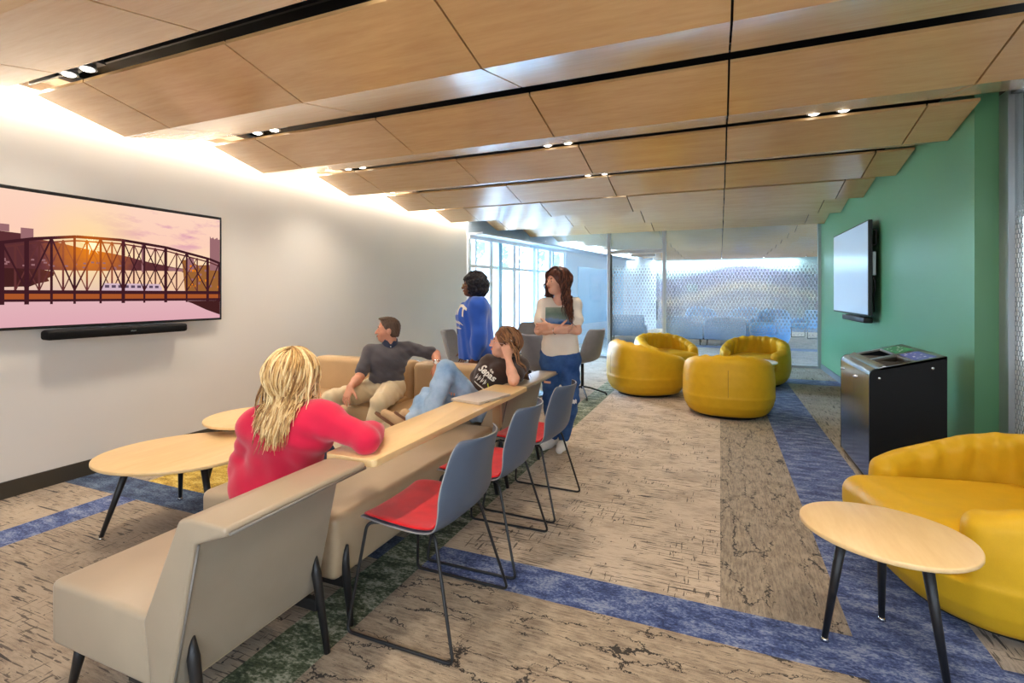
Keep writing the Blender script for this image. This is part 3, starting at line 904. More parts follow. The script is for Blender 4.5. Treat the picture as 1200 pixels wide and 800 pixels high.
        me.loops.add(len(Q) * 4); me.loops.foreach_set('vertex_index', Q.astype(np.int32).ravel())
        me.polygons.add(len(Q)); me.polygons.foreach_set('loop_start', np.arange(0, len(Q) * 4, 4, dtype=np.int32))
        me.polygons.foreach_set('use_smooth', np.ones(len(Q), bool))
        me.update(calc_edges=True); me.validate()
        return me

def smax(a, b, k):
    h = np.maximum(k - np.abs(a - b), 0) / k
    return np.maximum(a, b) + h * h * k * 0.25
def smin(a, b, k):
    h = np.maximum(k - np.abs(a - b), 0) / k
    return np.minimum(a, b) - h * h * k * 0.25

# ------------------------------------------------------------------ loungers with flared backs
def lounger(x, yc, w, label):
    t = thing('lounge_chair', label, 'lounge chair', (x, yc, 0), 0)
    y0, y1 = -w / 2, w / 2
    bm = bmesh.new()
    prism(bm, [(-0.36, 0.20), (0.165, 0.20), (0.15, 0.42), (-0.36, 0.42)], 'y', y0, y1, 0.022, 3)
    obj('seat', bm, M_TAUPE, t, angle=60)
    bm = bmesh.new()
    prism(bm, [(0.13, 0.40), (0.29, 0.735), (0.34, 0.748), (0.49, 0.748), (0.492, 0.722), (0.36, 0.675), (0.25, 0.20), (0.17, 0.20)], 'y', y0, y1, 0.012, 3)
    b = obj('backrest', bm, M_TAUPE, t, angle=60)
    bm = bmesh.new()       # outer back panel, greyer vinyl
    prism(bm, [(0.246, 0.215), (0.256, 0.215), (0.360, 0.668), (0.352, 0.668)], 'y', y0 + 0.012, y1 - 0.012)
    obj('back_panel', bm, M_TAUPEBACK, b)
    bm = bmesh.new()
    tube(bm, [(0.496, y0 + 0.01, 0.728), (0.496, y1 - 0.01, 0.728)], 0.005, 6)
    tube(bm, [(0.366, y0 + 0.012, 0.672), (0.256, y0 + 0.012, 0.215)], 0.004, 6)
    obj('piping', bm, M_PIPING, b)
    for sy in (-1, 1):
        yy = sy * (w / 2 - 0.07)
        bm = bmesh.new(); tapered_leg(bm, (-0.30, yy, 0.205), (-0.36, yy + sy * 0.01, 0.0), 0.022, 0.012); obj('leg', bm, M_BLACK, t)
        yy = sy * (w / 2 - 0.05)
        bm = bmesh.new()
        tube(bm, [(0.285, yy, 0.37), (0.29, yy, 0.30), (0.345, yy, 0.0)], [0.006, 0.019, 0.012], 10); obj('leg', bm, M_BLACK, t)
        bm = bmesh.new(); bxr(0.0, 0.30, yy - 0.014, yy + 0.014, 0.155, 0.20, bm, 0.004); obj('crossbar', bm, M_BLACK, t)
    return t
lounger(-1.76, 1.285, 0.60, 'taupe vinyl lounge chair with flared back, nearest the camera')
lounger(-1.76, 3.67, 0.77, 'taupe lounge chair with grey back panel at far end of the counter')

# bench between the two loungers
t = thing('bench', 'long taupe backless bench running under the wooden counter', 'bench', (-1.9, 2.45, 0))
bm = bmesh.new(); bxr(-0.40, 0.42, -0.80, 0.80, 0.19, 0.46, bm, 0.035, 4); obj('seat', bm, M_BENCH, t, angle=60)
bm = bmesh.new(); tube(bm, [(0.405, -0.78, 0.425), (0.405, 0.78, 0.425)], 0.006, 6); obj('piping', bm, M_PIPING, t)
for sx in (-1, 1):
    for sy in (-1, 1):
        bm = bmesh.new()
        if sx > 0: tube(bm, [(0.432, sy * 0.74, 0.33), (0.42, sy * 0.74, 0.26), (0.46, sy * 0.75, 0.0)], [0.006, 0.019, 0.012], 10)
        else: tapered_leg(bm, (-0.33, sy * 0.72, 0.20), (-0.37, sy * 0.73, 0.0), 0.022, 0.012)
        obj('leg', bm, M_BLACK, t)
for sy in (-1, 1):
    bm = bmesh.new(); bxr(0.15, 0.43, sy * 0.74 - 0.012, sy * 0.74 + 0.012, 0.15, 0.195, bm, 0.004); obj('crossbar', bm, M_BLACK, t)

# wooden counter bridging the loungers
t = thing('counter', 'narrow pale wooden counter top joining the two lounge chairs', 'counter', (-1.36, 2.44, 0))
bm = bmesh.new()
pr = []
for cx_, cy_, a0 in ((0.10, 0.82, 0), (-0.11, 0.82, 1), (-0.11, -0.82, 2), (0.10, -0.82, 3)):
    for q in range(5):
        a = (a0 + q / 4) * PI / 2
        pr.append((cx_ + 0.02 * math.cos(a), cy_ + 0.02 * math.sin(a)))
prism(bm, pr, 'z', 0.722, 0.752, 0.004, 2)
obj('worktop', bm, M_WOODTOP, t, angle=40)
bm = bmesh.new(); bxr(-0.12, -0.06, 0.77, 0.81, 0.46, 0.722, bm, 0.004); obj('support', bm, M_TAN, t)
bm = bmesh.new(); bxr(-0.10, 0.06, -0.845, -0.70, 0.714, 0.722, bm); obj('fixing_plate', bm, M_BLACK, t)

# laptop on the counter
t = thing('laptop', 'closed thin pale metal laptop lying on the wooden counter', 'laptop', (-1.365, 2.80, 0.752), math.radians(78))
bm = bmesh.new(); bxr(-0.16, 0.16, -0.11, 0.11, 0.001, 0.009, bm, 0.003, 2); obj('base', bm, M_LAPTOP, t, angle=50)
bm = bmesh.new(); bxr(-0.16, 0.16, -0.11, 0.11, 0.0105, 0.016, bm, 0.002, 2); obj('lid', bm, M_LAPTOP, t, angle=50)
bm = bmesh.new()
for q in (-0.10, -0.085, -0.07): bxr(q - 0.004, q + 0.004, -0.1112, -0.1095, 0.004, 0.007, bm)
obj('port', bm, M_BLACK, t)

# ------------------------------------------------------------------ sofa modules along the back
def sofa(x0, x1, seat1, label):
    xc = (x0 + x1) / 2
    t = thing('sofa_module', label, 'sofa', (xc, 3.85, 0), 0)
    bm = bmesh.new(); bxr(x0 - xc, seat1 - xc, -0.34, 0.30, 0.17, 0.415, bm, 0.065, 5); obj('seat', bm, M_TAN, t, angle=60)
    bm = bmesh.new(); bxr(x0 - xc, x1 - xc, 0.22, 0.44, 0.30, 0.745, bm, 0.06, 5); obj('backrest', bm, M_TAN, t, angle=60)
    for xx in (x0 - xc + 0.08, seat1 - xc - 0.08):
        for yy in (-0.26, 0.36):
            bm = bmesh.new(); tapered_leg(bm, (xx, yy, 0.33 if yy > 0 else 0.20), (xx, yy + (0.03 if yy > 0 else -0.03), 0), 0.02, 0.012); obj('leg', bm, M_BLACK, t)
    return t
sofa(-3.96, -2.735, -2.735, 'tan leather sofa section at the left, against the white wall')
sofa(-2.725, -1.62, -2.16, 'tan leather sofa section whose back runs behind the reclining woman')

# ------------------------------------------------------------------ red and slate stools at the counter
def cushion_chair():
    t = thing('side_chair', 'slate blue shell chair with red pad, nearest of three at counter', 'chair', (-1.17, 1.92, 0), 0, 'slate shell chairs along the counter')
    prof = [(-0.235, 0.447, 0.200), (-0.225, 0.456, 0.222), (-0.17, 0.459, 0.235), (-0.08, 0.452, 0.242), (0.03, 0.446, 0.246), (0.11, 0.45, 0.248), (0.165, 0.468, 0.25),
            (0.20, 0.505, 0.25), (0.222, 0.56, 0.248), (0.236, 0.62, 0.238), (0.248, 0.68, 0.222), (0.262, 0.74, 0.208), (0.276, 0.785, 0.196), (0.284, 0.806, 0.180), (0.288, 0.815, 0.150)]
    rows = []
    for i, (x, z, w) in enumerate(prof):
        r = []
        for k in range(17):
            u = -1 + 2 * k / 16
            back = min(1, max(0, (i - 5) / 4))
            fwd = 0.075 * back * abs(u) ** 2.2
            up = (1 - back) * 0.012 * abs(u) ** 3
            r.append((x - fwd, u * w, z + up + back * 0.0))
        rows.append(r)
    bm = grid_mesh(rows)
    o = obj('shell', bm, [M_SHELL, M_SHELLEDGE], t, smooth=True)
    m = o.modifiers.new('thickness', 'SOLIDIFY'); m.thickness = 0.009; m.offset = 0; m.material_offset_rim = 1
    m = o.modifiers.new('round', 'SUBSURF'); m.levels = 1; m.render_levels = 1
    rows = []
    pp = [(-0.228, 0.462, 0.205), (-0.17, 0.470, 0.222), (-0.08, 0.465, 0.230), (0.03, 0.459, 0.234), (0.11, 0.463, 0.236), (0.16, 0.480, 0.236), (0.185, 0.505, 0.232)]
    for i, (x, z, w) in enumerate(pp):
        back = min(1, max(0, (i - 4) / 4))
        rows.append([(x - 0.075 * back * abs(-1 + 2 * k / 12) ** 2.2, (-1 + 2 * k / 12) * w, z + (1 - back) * 0.012 * abs(-1 + 2 * k / 12) ** 3) for k in range(13)])
    o = obj('seat_pad', grid_mesh(rows), M_REDPAD, t, smooth=True)
    m = o.modifiers.new('thickness', 'SOLIDIFY'); m.thickness = 0.014; m.offset = 0
    m = o.modifiers.new('round', 'SUBSURF'); m.levels = 1; m.render_levels = 1
    for s in (-1, 1):
        yy = s * 0.262; yt = s * 0.195
        bm = bmesh.new()
        tube(bm, fillet([(0.0, yt * 0.6, 0.438), (-0.205, yt, 0.436), (-0.255, yy, 0.007), (0.245, yy, 0.007), (0.125, yt, 0.438), (0.0, yt * 0.6, 0.438)], 0.03, 5), 0.0068, 8)
        obj('sled_leg', bm, M_BLACK, t)
    for xx, ww in ((0.08, 0.19), (-0.15, 0.17)):
        bm = bmesh.new(); tube(bm, [(xx, -ww, 0.437), (xx, ww, 0.437)], 0.006); obj('crossbar', bm, M_BLACK, t)
    return t
ch = cushion_chair()
dup(ch, (-1.17, 2.53, 0), math.radians(1), 'slate blue shell chair with red pad, middle of three at counter')
dup(ch, (-1.16, 3.19, 0), math.radians(-2), 'slate blue shell chair with red pad, beside the standing woman\'s shoe')

# ------------------------------------------------------------------ coffee tables
def coffee_table(x, y, rx, ry, rot, z, feet, label, egg=0.0):
    t = thing('coffee_table', label, 'table', (x, y, 0), 0)
    cr, sr = math.cos(rot), math.sin(rot)
    def fn(a, ins):
        ex = (rx - ins) * math.cos(a); ey = (ry - ins) * math.sin(a) * (1 + egg * math.cos(a))
        return ex * cr - ey * sr, ex * sr + ey * cr
    bm = bmesh.new(); disc_top(bm, fn, z - 0.022, z, 72, 0.006)
    obj('tabletop', bm, M_WOODTOP, t, angle=50)
    for fx, fy in feet:
        fx -= x; fy -= y
        bm = bmesh.new(); tapered_leg(bm, (fx * 0.66, fy * 0.66, z - 0.022), (fx, fy, 0.012), 0.021, 0.0115, 12)
        l = obj('leg', bm, M_BLACK, t)
        bm = bmesh.new(); tube(bm, [(fx, fy, 0.0), (fx, fy, 0.014)], [0.016, 0.012], 12); obj('foot_glide', bm, M_CHROME, l)
    return t
coffee_table(-3.02, 2.06, 0.45, 0.40, math.radians(40), 0.45, [(-3.26, 1.75), (-3.40, 2.30), (-2.64, 1.98)], 'larger pale round coffee table in front of the woman in pink', 0.08)
coffee_table(-3.12, 2.66, 0.33, 0.33, 0, 0.515, [(-3.42, 2.50), (-2.86, 2.60), (-3.1, 2.95)], 'smaller taller pale round coffee table overlapping the larger one')
coffee_table(0.58, 2.33, 0.285, 0.255, math.radians(-25), 0.495, [(0.39, 2.36), (0.64, 2.60), (0.74, 2.22)], 'pale round side table on black legs beside the nearest yellow chair', 0.05)

# ------------------------------------------------------------------ mustard tub chairs
def tub_shell(h=0.011):
    g = Grid((-0.56, -0.56, 0.0), (0.56, 0.56, 0.78), h)
    X, Y, Z = g.pts((slice(None),) * 3)
    X = X + 0 * Y + 0 * Z; Y = Y + 0 * X; Z = Z + 0 * X
    rho = (np.abs(X) ** 2.5 + np.abs(Y) ** 2.5) ** (1 / 2.5) + 1e-6
    ro = np.interp(Z, [0.0, 0.03, 0.07, 0.14, 0.25, 0.38, 0.50, 0.62, 0.72], [0.34, 0.395, 0.435, 0.475, 0.497, 0.50, 0.492, 0.472, 0.445]).astype(np.float32)
    a = np.abs(np.arctan2(X, -Y))                    # 0 at the front, pi at the back
    zt = np.interp(a, [0, 0.9, 1.35, 1.9, 2.5, PI], [0.50, 0.53, 0.58, 0.655, 0.70, 0.715]).astype(np.float32)
    th = np.interp(a, [0, 0.9, 1.6, PI], [0.062, 0.066, 0.072, 0.08]).astype(np.float32)
    pl = 0.0105 * np.sin(a * 17) * np.clip((Z - 0.40) / 0.12, 0, 1) * np.clip((a - 0.95) / 0.3, 0, 1) * np.clip((ro - 0.05 - rho) / 0.03, 0, 1)
    up = np.maximum(Z - (zt - th), 0)
    arc = rho * np.maximum(0.86 - a, 0)
    d = np.sqrt((rho - (ro - th)) ** 2 + up ** 2 + arc ** 2) - th + pl
    base = np.maximum(np.maximum(rho - ro, Z - 0.25), 0.03 - Z)
    d = smin(d, base, 0.02)
    d = smax(d, 0.03 - Z, 0.03)
    g.D = d.astype(np.float32)
    return g.mesh('tub_shell')
def tub_seat(h=0.011):
    g = Grid((-0.5, -0.62, 0.16), (0.5, 0.45, 0.5), h)
    X, Y, Z = g.pts((slice(None),) * 3)
    X = X + 0 * Y + 0 * Z; Y = Y + 0 * X; Z = Z + 0 * X
    yc = Y + 0.12
    w = np.interp(Y, [-0.6, -0.35, 0.0, 0.4], [0.335, 0.345, 0.34, 0.30]).astype(np.float32)
    q = np.maximum(np.abs(X) - (w - 0.10), 0); r = np.maximum(np.abs(yc) - 0.33, 0)
    crown = 0.335 + 0.012 * np.cos(X * 4) - 0.03 * (Y < -1)
    v = np.maximum(np.abs(Z - crown) - 0.025, 0)
    wr = 0.0022 * np.sin(X * 52 + 9 * np.sin(Y * 7 + X * 5)) * (0.5 + 0.5 * np.sin(X * 9 + 1)) * np.clip((-Y - 0.25) / 0.15, 0, 1)
    d = np.sqrt(q ** 2 + r ** 2 + v ** 2 * 1.5) - 0.10 + wr
    g.D = d.astype(np.float32)
    return g.mesh('tub_seat')
TUB_SHELL, TUB_SEAT = tub_shell(), tub_seat()
def tub_chair(loc, rz, label, group):
    t = thing('tub_chair', label, 'armchair', loc, rz, group)
    link('shell', TUB_SHELL, M_YELLOW, t)
    link('seat_cushion', TUB_SEAT, M_YELLOW, t)
    bm = bmesh.new(); bmesh.ops.create_cone(bm, segments=48, radius1=0.36, radius2=0.375, depth=0.045, cap_ends=True)
    bmesh.ops.translate(bm, vec=(0, 0, 0.0225), verts=bm.verts)
    obj('plinth', bm, M_BLACK, t, angle=40)
    bm = bmesh.new()       # seam down the middle of the back
    pts = []
    for z in np.linspace(0.05, 0.66, 26):
        r = float(np.interp(z, [0.0, 0.03, 0.07, 0.14, 0.25, 0.38, 0.50, 0.62, 0.72], [0.34, 0.395, 0.435, 0.475, 0.497, 0.50, 0.492, 0.472, 0.445]))
        pts.append((0, r - 0.001, z))
    tube(bm, pts[:-4], 0.003, 6)
    obj('back_seam', bm, M_YSEAM, t)
    return t
tub = tub_chair((0.08, 6.45, 0), PI, 'mustard tub chair with its seamed back square to the camera', 'mustard tub chairs around the small white table')
dup(tub, (-0.98, 7.32, 0), math.radians(122), 'mustard tub chair in profile at the left of its group', None).scale = (1.05, 1.05, 1.05)
dup(tub, (-0.86, 8.85, 0), math.radians(35), 'mustard tub chair facing out, nearest the glass door', None)
dup(tub, (0.50, 8.75, 0), math.radians(-14), 'mustard tub chair facing out, nearest the green wall', None)
dup(tub, (1.19, 3.0, 0), math.radians(-77), 'mustard tub chair beside the round side table, in front of bin', 'mustard tub chair on its own')

# small white table among the tub chairs
t = thing('pedestal_table', 'small white round table half hidden among the tub chairs', 'table', (0.40, 7.45, 0))
bm = bmesh.new(); disc_top(bm, lambda a, i: ((0.3 - i) * math.cos(a), (0.3 - i) * math.sin(a)), 0.48, 0.50, 48, 0.006); obj('tabletop', bm, M_WHITE, t, angle=50)
for k in range(3):
    a = k * 2 * PI / 3 - 0.3
    bm = bmesh.new(); tapered_leg(bm, (0.12 * math.cos(a), 0.12 * math.sin(a), 0.48), (0.27 * math.cos(a), 0.27 * math.sin(a), 0), 0.018, 0.010); obj('leg', bm, M_BLACK, t)

# ------------------------------------------------------------------ recycling bin
t = thing('recycling_bin', 'tall chrome and black two-stream recycling bin by the green wall', 'bin', (1.0, 4.36, 0))
L, Wd = 0.94, 0.45
rr = 0.06
side = [(0.0, 0.03), (Wd, 0.03), (Wd, 0.965)]
topn = []
for k in range(7):
    a = PI / 2 + k / 6 * PI / 2
    topn.append((rr + rr * math.cos(a), 0.80 + rr * math.sin(a)))
side_poly = side + topn
def yz(pr, y0, y1, bm): prism(bm, pr, 'y', y0, y1)
M_BINBLACK = plain('bin_side_black', (0.010, 0.011, 0.012, 1), 0.6, spec=0.2)
for y0, y1 in ((0.0, 0.014), (L - 0.014, L)):
    bm = bmesh.new(); yz(side_poly, y0, y1, bm); obj('side_panel', bm, M_BINBLACK, t)
for y0, y1 in ((0.016, L / 2 - 0.002), (L / 2 + 0.002, L - 0.016)):   # chrome wrap: front and rolled top edge
    bm = bmesh.new()
    ins = [(p[0] + 0.012, p[1] - 0.01) for p in topn[::-1]]
    front = [(0, 0.04)] + topn[::-1] + [(0.10, 0.882), (0.10, 0.868)] + ins[::-1] + [(0.012, 0.04)]
    yz(front, y0, y1, bm); f = obj('front_panel', bm, M_CHROME, t, angle=35)
    bm = bmesh.new(); bmesh.ops.create_uvsphere(bm, u_segments=10, v_segments=6, radius=0.012); bmesh.ops.translate(bm, vec=(-0.004, y1 - 0.06, 0.74), verts=bm.verts); obj('lock', bm, M_CHROME, f, smooth=True)
M_BINTOP = plain('bin_bronze_metal', srgb(150, 142, 128), 0.28, 0.9)
slope = lambda x: 0.86 + (x - 0.06) * (0.105 / (Wd - 0.06))
bm = bmesh.new()           # sloped top frame with two openings
def slab(x0, x1, y0, y1, bm, d=0.014):
    vs = [bm.verts.new((x, y, slope(x) - dz)) for dz in (d, 0) for x, y in ((x0, y0), (x1, y0), (x1, y1), (x0, y1))]
    for q in ((3, 2, 1, 0), (4, 5, 6, 7), (0, 1, 5, 4), (1, 2, 6, 5), (2, 3, 7, 6), (3, 0, 4, 7)): bm.faces.new([vs[i] for i in q])
slab(0.06, 0.10, 0, L, bm); slab(0.40, Wd, 0, L, bm)
slab(0.10, 0.40, 0, 0.045, bm); slab(0.10, 0.40, L / 2 - 0.03, L / 2 + 0.03, bm); slab(0.10, 0.40, L - 0.045, L, bm)
slab(0.28, 0.40, 0.045, L / 2 - 0.03, bm); slab(0.28, 0.40, L / 2 + 0.03, L - 0.045, bm)
obj('top_frame', bm, M_BINTOP, t)
bm = bmesh.new()
bxr(0.10, 0.102, 0.045, L - 0.045, 0.4, 0.855, bm); bxr(0.40, 0.402, 0.045, L - 0.045, 0.4, 0.935, bm)
bxr(0.10, 0.40, 0.045, 0.047, 0.4, 0.86, bm); bxr(0.10, 0.40, L / 2 - 0.03, L / 2 + 0.03, 0.4, 0.86, bm); bxr(0.10, 0.40, L - 0.047, L - 0.045, 0.4, 0.86, bm)
bxr(0.10, 0.40, 0.045, L - 0.045, 0.4, 0.402, bm)
obj('liner', bm, plain('bin_liner', srgb(120, 110, 96), 0.5), t)
def sticker(y0, y1, colA, seed):
    bm = bmesh.new(); vs = [bm.verts.new((x, y, slope(x) + 0.001)) for x, y in ((0.29, y0), (0.415, y0), (0.415, y1), (0.29, y1))]; bm.faces.new(vs)
    s_ = obj('sticker', bm, colA, t)
    rg = random.Random(seed)
    bm = bmesh.new()
    for i in range(14):
        x = 0.30 + rg.random() * 0.09; y = y0 + 0.01 + rg.random() * (y1 - y0 - 0.05); w = 0.01 + 0.02 * rg.random()
        vs = [bm.verts.new((a, b, slope(a) + 0.0016)) for a, b in ((x, y), (x + 0.012, y), (x + 0.012, y + w), (x, y + w))]; bm.faces.new(vs)
    obj('printed_symbols', bm, M_WHITE, s_)
sticker(0.05, L / 2 - 0.035, plain('sticker_blue', srgb(84, 96, 170), 0.4), 1)
sticker(L / 2 + 0.035, L - 0.05, plain('sticker_green', srgb(52, 130, 84), 0.4), 2)
for x, z in ((0.06, 0.79), (0.37, 0.88)):
    bm = bmesh.new(); bmesh.ops.create_uvsphere(bm, u_segments=10, v_segments=6, radius=0.011); bmesh.ops.scale(bm, vec=(1, 0.4, 1), verts=bm.verts); bmesh.ops.translate(bm, vec=(x, -0.001, z), verts=bm.verts); obj('screw', bm, M_CHROME, t, smooth=True)
bm = bmesh.new(); bxr(0.02, Wd - 0.01, 0.02, L - 0.02, 0, 0.04, bm); obj('plinth', bm, M_BLACK, t)

# ------------------------------------------------------------------ grey conference chairs and table at the back
def conf_chair(loc, rz, label):
    t = thing('conference_chair', label, 'chair', loc, rz, 'grey meeting chairs by the window')
    prof = [(-0.25, 0.45, 0.22), (-0.22, 0.47, 0.25), (-0.05, 0.46, 0.26), (0.10, 0.47, 0.26), (0.19, 0.53, 0.26), (0.24, 0.64, 0.25), (0.28, 0.78, 0.23), (0.32, 0.90, 0.20), (0.33, 0.93, 0.16)]
    rows = []
    for i, (y, z, w) in enumerate(prof):
        b = min(1, max(0, (i - 2) / 3))
        rows.append([((-1 + 2 * k / 12) * w, y - 0.11 * b * abs(-1 + 2 * k / 12) ** 2, z + 0.02 * (1 - b) * abs(-1 + 2 * k / 12) ** 3) for k in range(13)])
    o = obj('shell', grid_mesh(rows), M_GREYCH, t, smooth=True)
    m = o.modifiers.new('thickness', 'SOLIDIFY'); m.thickness = 0.03; m.offset = 0
    m = o.modifiers.new('round', 'SUBSURF'); m.levels = 1; m.render_levels = 1
    bm = bmesh.new(); tube(bm, [(0, 0, 0.10), (0, 0, 0.44)], 0.022, 12); obj('post', bm, M_BLACK, t)
    for k in range(4):
        a = k * PI / 2 + PI / 4
        bm = bmesh.new(); tube(bm, fillet([(0, 0, 0.13), (0.10 * math.cos(a), 0.10 * math.sin(a), 0.11), (0.33 * math.cos(a), 0.33 * math.sin(a), 0.035), (0.335 * math.cos(a), 0.335 * math.sin(a), 0.0)], 0.02), 0.012, 8); obj('leg', bm, M_BLACK, t)
    return t
conf_chair((-3.02, 5.75, 0), math.radians(100), 'grey meeting chair in profile left of the woman in blue')
conf_chair((-2.93, 7.55, 0), math.radians(-10), 'grey meeting chair facing out behind the blue sweatshirt')
conf_chair((-1.95, 5.75, 0), math.radians(160), 'grey meeting chair back between the reclining and standing women')
conf_chair((-1.75, 6.75, 0), math.radians(250), 'grey meeting chair emerging behind the standing woman\'s right elbow')
t = thing('meeting_table', 'white round meeting table among the grey chairs', 'table', (-2.45, 6.55, 0))
bm = bmesh.new(); disc_top(bm, lambda a, i: ((0.48 - i) * math.cos(a), (0.48 - i) * math.sin(a)), 0.70, 0.725, 48, 0.006); obj('tabletop', bm, M_WHITE, t, angle=50)
bm = bmesh.new(); tube(bm, [(0, 0, 0.02), (0, 0, 0.70)], 0.03, 12); obj('post', bm, M_BLACK, t)
bm = bmesh.new(); tube(bm, [(0, 0, 0), (0, 0, 0.02)], [0.26, 0.24], 32); obj('base', bm, M_BLACK, t)

# ------------------------------------------------------------------ lounge beyond the glass
def grey_sofa(xc, y, w, label):
    t = thing('sofa', label, 'sofa', (xc, y, 0))
    bm = bmesh.new(); bxr(-w / 2, w / 2, -0.42, -0.22, 0.16, 0.78, bm, 0.03, 3); obj('backrest', bm, M_GREYSOFA, t, angle=60)
    bm = bmesh.new(); bxr(-w / 2, w / 2, -0.20, 0.42, 0.16, 0.44, bm, 0.04, 3); obj('seat', bm, M_GREYSOFA, t, angle=60)
    for sx in (-1, 1):
        for yy in (-0.36, 0.36):
            bm = bmesh.new(); tapered_leg(bm, (sx * (w / 2 - 0.08), yy, 0.17), (sx * (w / 2 - 0.07), yy, 0), 0.02, 0.014); obj('leg', bm, M_BLACK, t)
grey_sofa(-2.60, 15.4, 1.10, 'blue-grey sofa seen through the glass door')
grey_sofa(-0.95, 15.0, 1.03, 'blue-grey sofa back beyond the glass, left of its pair')
grey_sofa(0.11, 15.0, 1.03, 'blue-grey sofa back beyond the glass, right of its pair')
for x, y, rz, lab in ((-0.54, 16.8, 20, 'pale blue tub chair rising behind the left blue-grey sofa'),
                      (0.66, 16.4, -20, 'pale blue tub chair just right of the blue-grey sofas'),
                      (1.24, 15.2, -30, 'pale blue tub chair standing apart beyond the glass, lowest of three')):
    bt = dup(tub, (x, y, 0), math.radians(rz), lab, 'pale blue tub chairs beyond the glass', {M_YELLOW: M_BLUECH, M_YSEAM: M_BLUECH})
    bt.scale = (0.95, 0.95, 1.40)
t = thing('sled_armchair', 'pale blue armchair on a black sled base near the green wall\'s end', 'armchair', (2.52, 18.3, 0), math.radians(-50))
bm = bmesh.new(); bxr(-0.36, 0.36, -0.36, 0.30, 0.30, 0.46, bm, 0.05, 3); obj('seat', bm, M_BLUECH, t, angle=60)
bm = bmesh.new(); prism(bm, [(0.20, 0.38), (0.34, 0.36), (0.46, 0.86), (0.36, 0.88)], 'x', -0.36, 0.36, 0.04, 3); obj('backrest', bm, M_BLUECH, t, angle=60)
for sx in (-1, 1):
    bm = bmesh.new(); bxr(sx * 0.34 - 0.05, sx * 0.34 + 0.05, -0.34, 0.30, 0.42, 0.62, bm, 0.04, 3); obj('armrest', bm, M_BLUECH, t, angle=60)
    bm = bmesh.new(); tube(bm, fillet([(sx * 0.30, -0.28, 0.32), (sx * 0.30, -0.28, 0.01), (sx * 0.30, 0.28, 0.01), (sx * 0.30, 0.28, 0.32)], 0.03), 0.012); obj('sled_leg', bm, M_BLACK, t)
bm = bmesh.new(); bxr(-0.09, 0.09, 0, 0.02, -0.07, 0.07, bm, 0.004)
o = obj('wall_plaque', bm, plain('plaque_green', srgb(120, 140, 138), 0.4)); o.location = (-1.02, YFAR - 0.02, 1.62); tag(o, 'small grey-green plaque on the mural wall', 'sign'); o.scale = (2.2, 1, 2.0)
# back-painted glass board on the window-side wall
bm = bmesh.new(); wbox(bm, 5.0, 8.6, 0.03, 0.05, 0.55, 2.15)
tag(obj('glass_board', bm, M_BLUEGLASS), 'pale blue glass board on the wall past the windows', 'board')

# ------------------------------------------------------------------ outside
def blob_tree(x, y, hgt, r, label, seed):
    rg = random.Random(seed)
    t = thing('tree', label, 'tree', (x, y, 0), 0, 'trees outside the window')
    bm = bmesh.new(); tube(bm, [(0, 0, -1.5), (0.1, 0, hgt * 0.5), (0, 0.1, hgt * 0.8)], [0.14, 0.10, 0.05], 8); obj('trunk', bm, plain('bark', srgb(90, 78, 66), 0.9), t)
    bm = bmesh.new()
    for i in range(1500):
        a = rg.random() * 2 * PI; b = rg.uniform(-1, 1); rr_ = r * (0.55 + 0.45 * rg.random()) * (1 + 0.25 * math.sin(3 * a + 4 * b))
        c = V((rr_ * math.sqrt(1 - b * b) * math.cos(a), rr_ * math.sqrt(1 - b * b) * math.sin(a), hgt * 0.72 + rr_ * b * 0.9))
        n = V((rg.uniform(-1, 1), rg.uniform(-1, 1), rg.uniform(-1, 1))).normalized(); u = n.orthogonal().normalized(); w = n.cross(u)
        s = 0.12 + 0.10 * rg.random()
        bm.faces.new([bm.verts.new(c + u * s), bm.verts.new(c + w * s * 0.5), bm.verts.new(c - u * s), bm.verts.new(c - w * s * 0.5)])
    obj('foliage', bm, M_LEAF, t)
M_LEAF = plain('leaf', srgb(118, 156, 120), 0.7, var=0.2, vscale=3)
blob_tree(-11.6, 24.5, 4.6, 1.7, 'bushy tree outside, in the left window panes', 1)
blob_tree(-8.8, 29.0, 5.4, 2.0, 'bushy tree outside, in the middle window panes', 2)
blob_tree(-6.2, 25.0, 4.9, 1.7, 'bushy tree outside, in the right-hand window panes', 3)
t = thing('building', 'pale building far outside with two blue windows low down', 'building', (-12, 34, 0))
bm = bmesh.new(); bxr(-6, 8, 0, 4, -2, 2.1, bm); obj('wall', bm, plain('pale_stone', srgb(226, 226, 220), 0.8), t)
for x in (-2.0, 0.6, 3.0):
    bm = bmesh.new(); bxr(x, x + 1.1, -0.05, 0.02, -0.9, 0.5, bm); obj('window', bm, plain('blue_pane', srgb(110, 160, 190), 0.3), t)
bm = bmesh.new(); bxr(-40, XL - 0.6, -10, 60, -1.6, -1.5, bm)
struct(obj('ground_outside', bm, plain('pale_paving', srgb(206, 210, 206), 0.9)))
# ------------------------------------------------------------------ people
A3 = lambda p: np.array(p, float)
def unit(v): v = A3(v); return v / np.linalg.norm(v)
def lerp(a, b, t): return A3(a) * (1 - t) + A3(b) * t

def skin_mat(name, col, rough=0.5):
    m = Mat(name)
    co = m.coord()
    n = m.noise(co, 18, 4)
    a = tuple(x * 0.93 for x in col[:3]) + (1,); b = tuple(min(1, x * 1.06) for x in col[:3]) + (1,)
    p = m.principled(Base_Color=m.ramp(n, [(0.3, a), (0.7, b)]), Roughness=rough)
    p.inputs['Subsurface Weight'].default_value = 0.12
    p.inputs['Subsurface Radius'].default_value = (0.02, 0.008, 0.004)
    return m.m

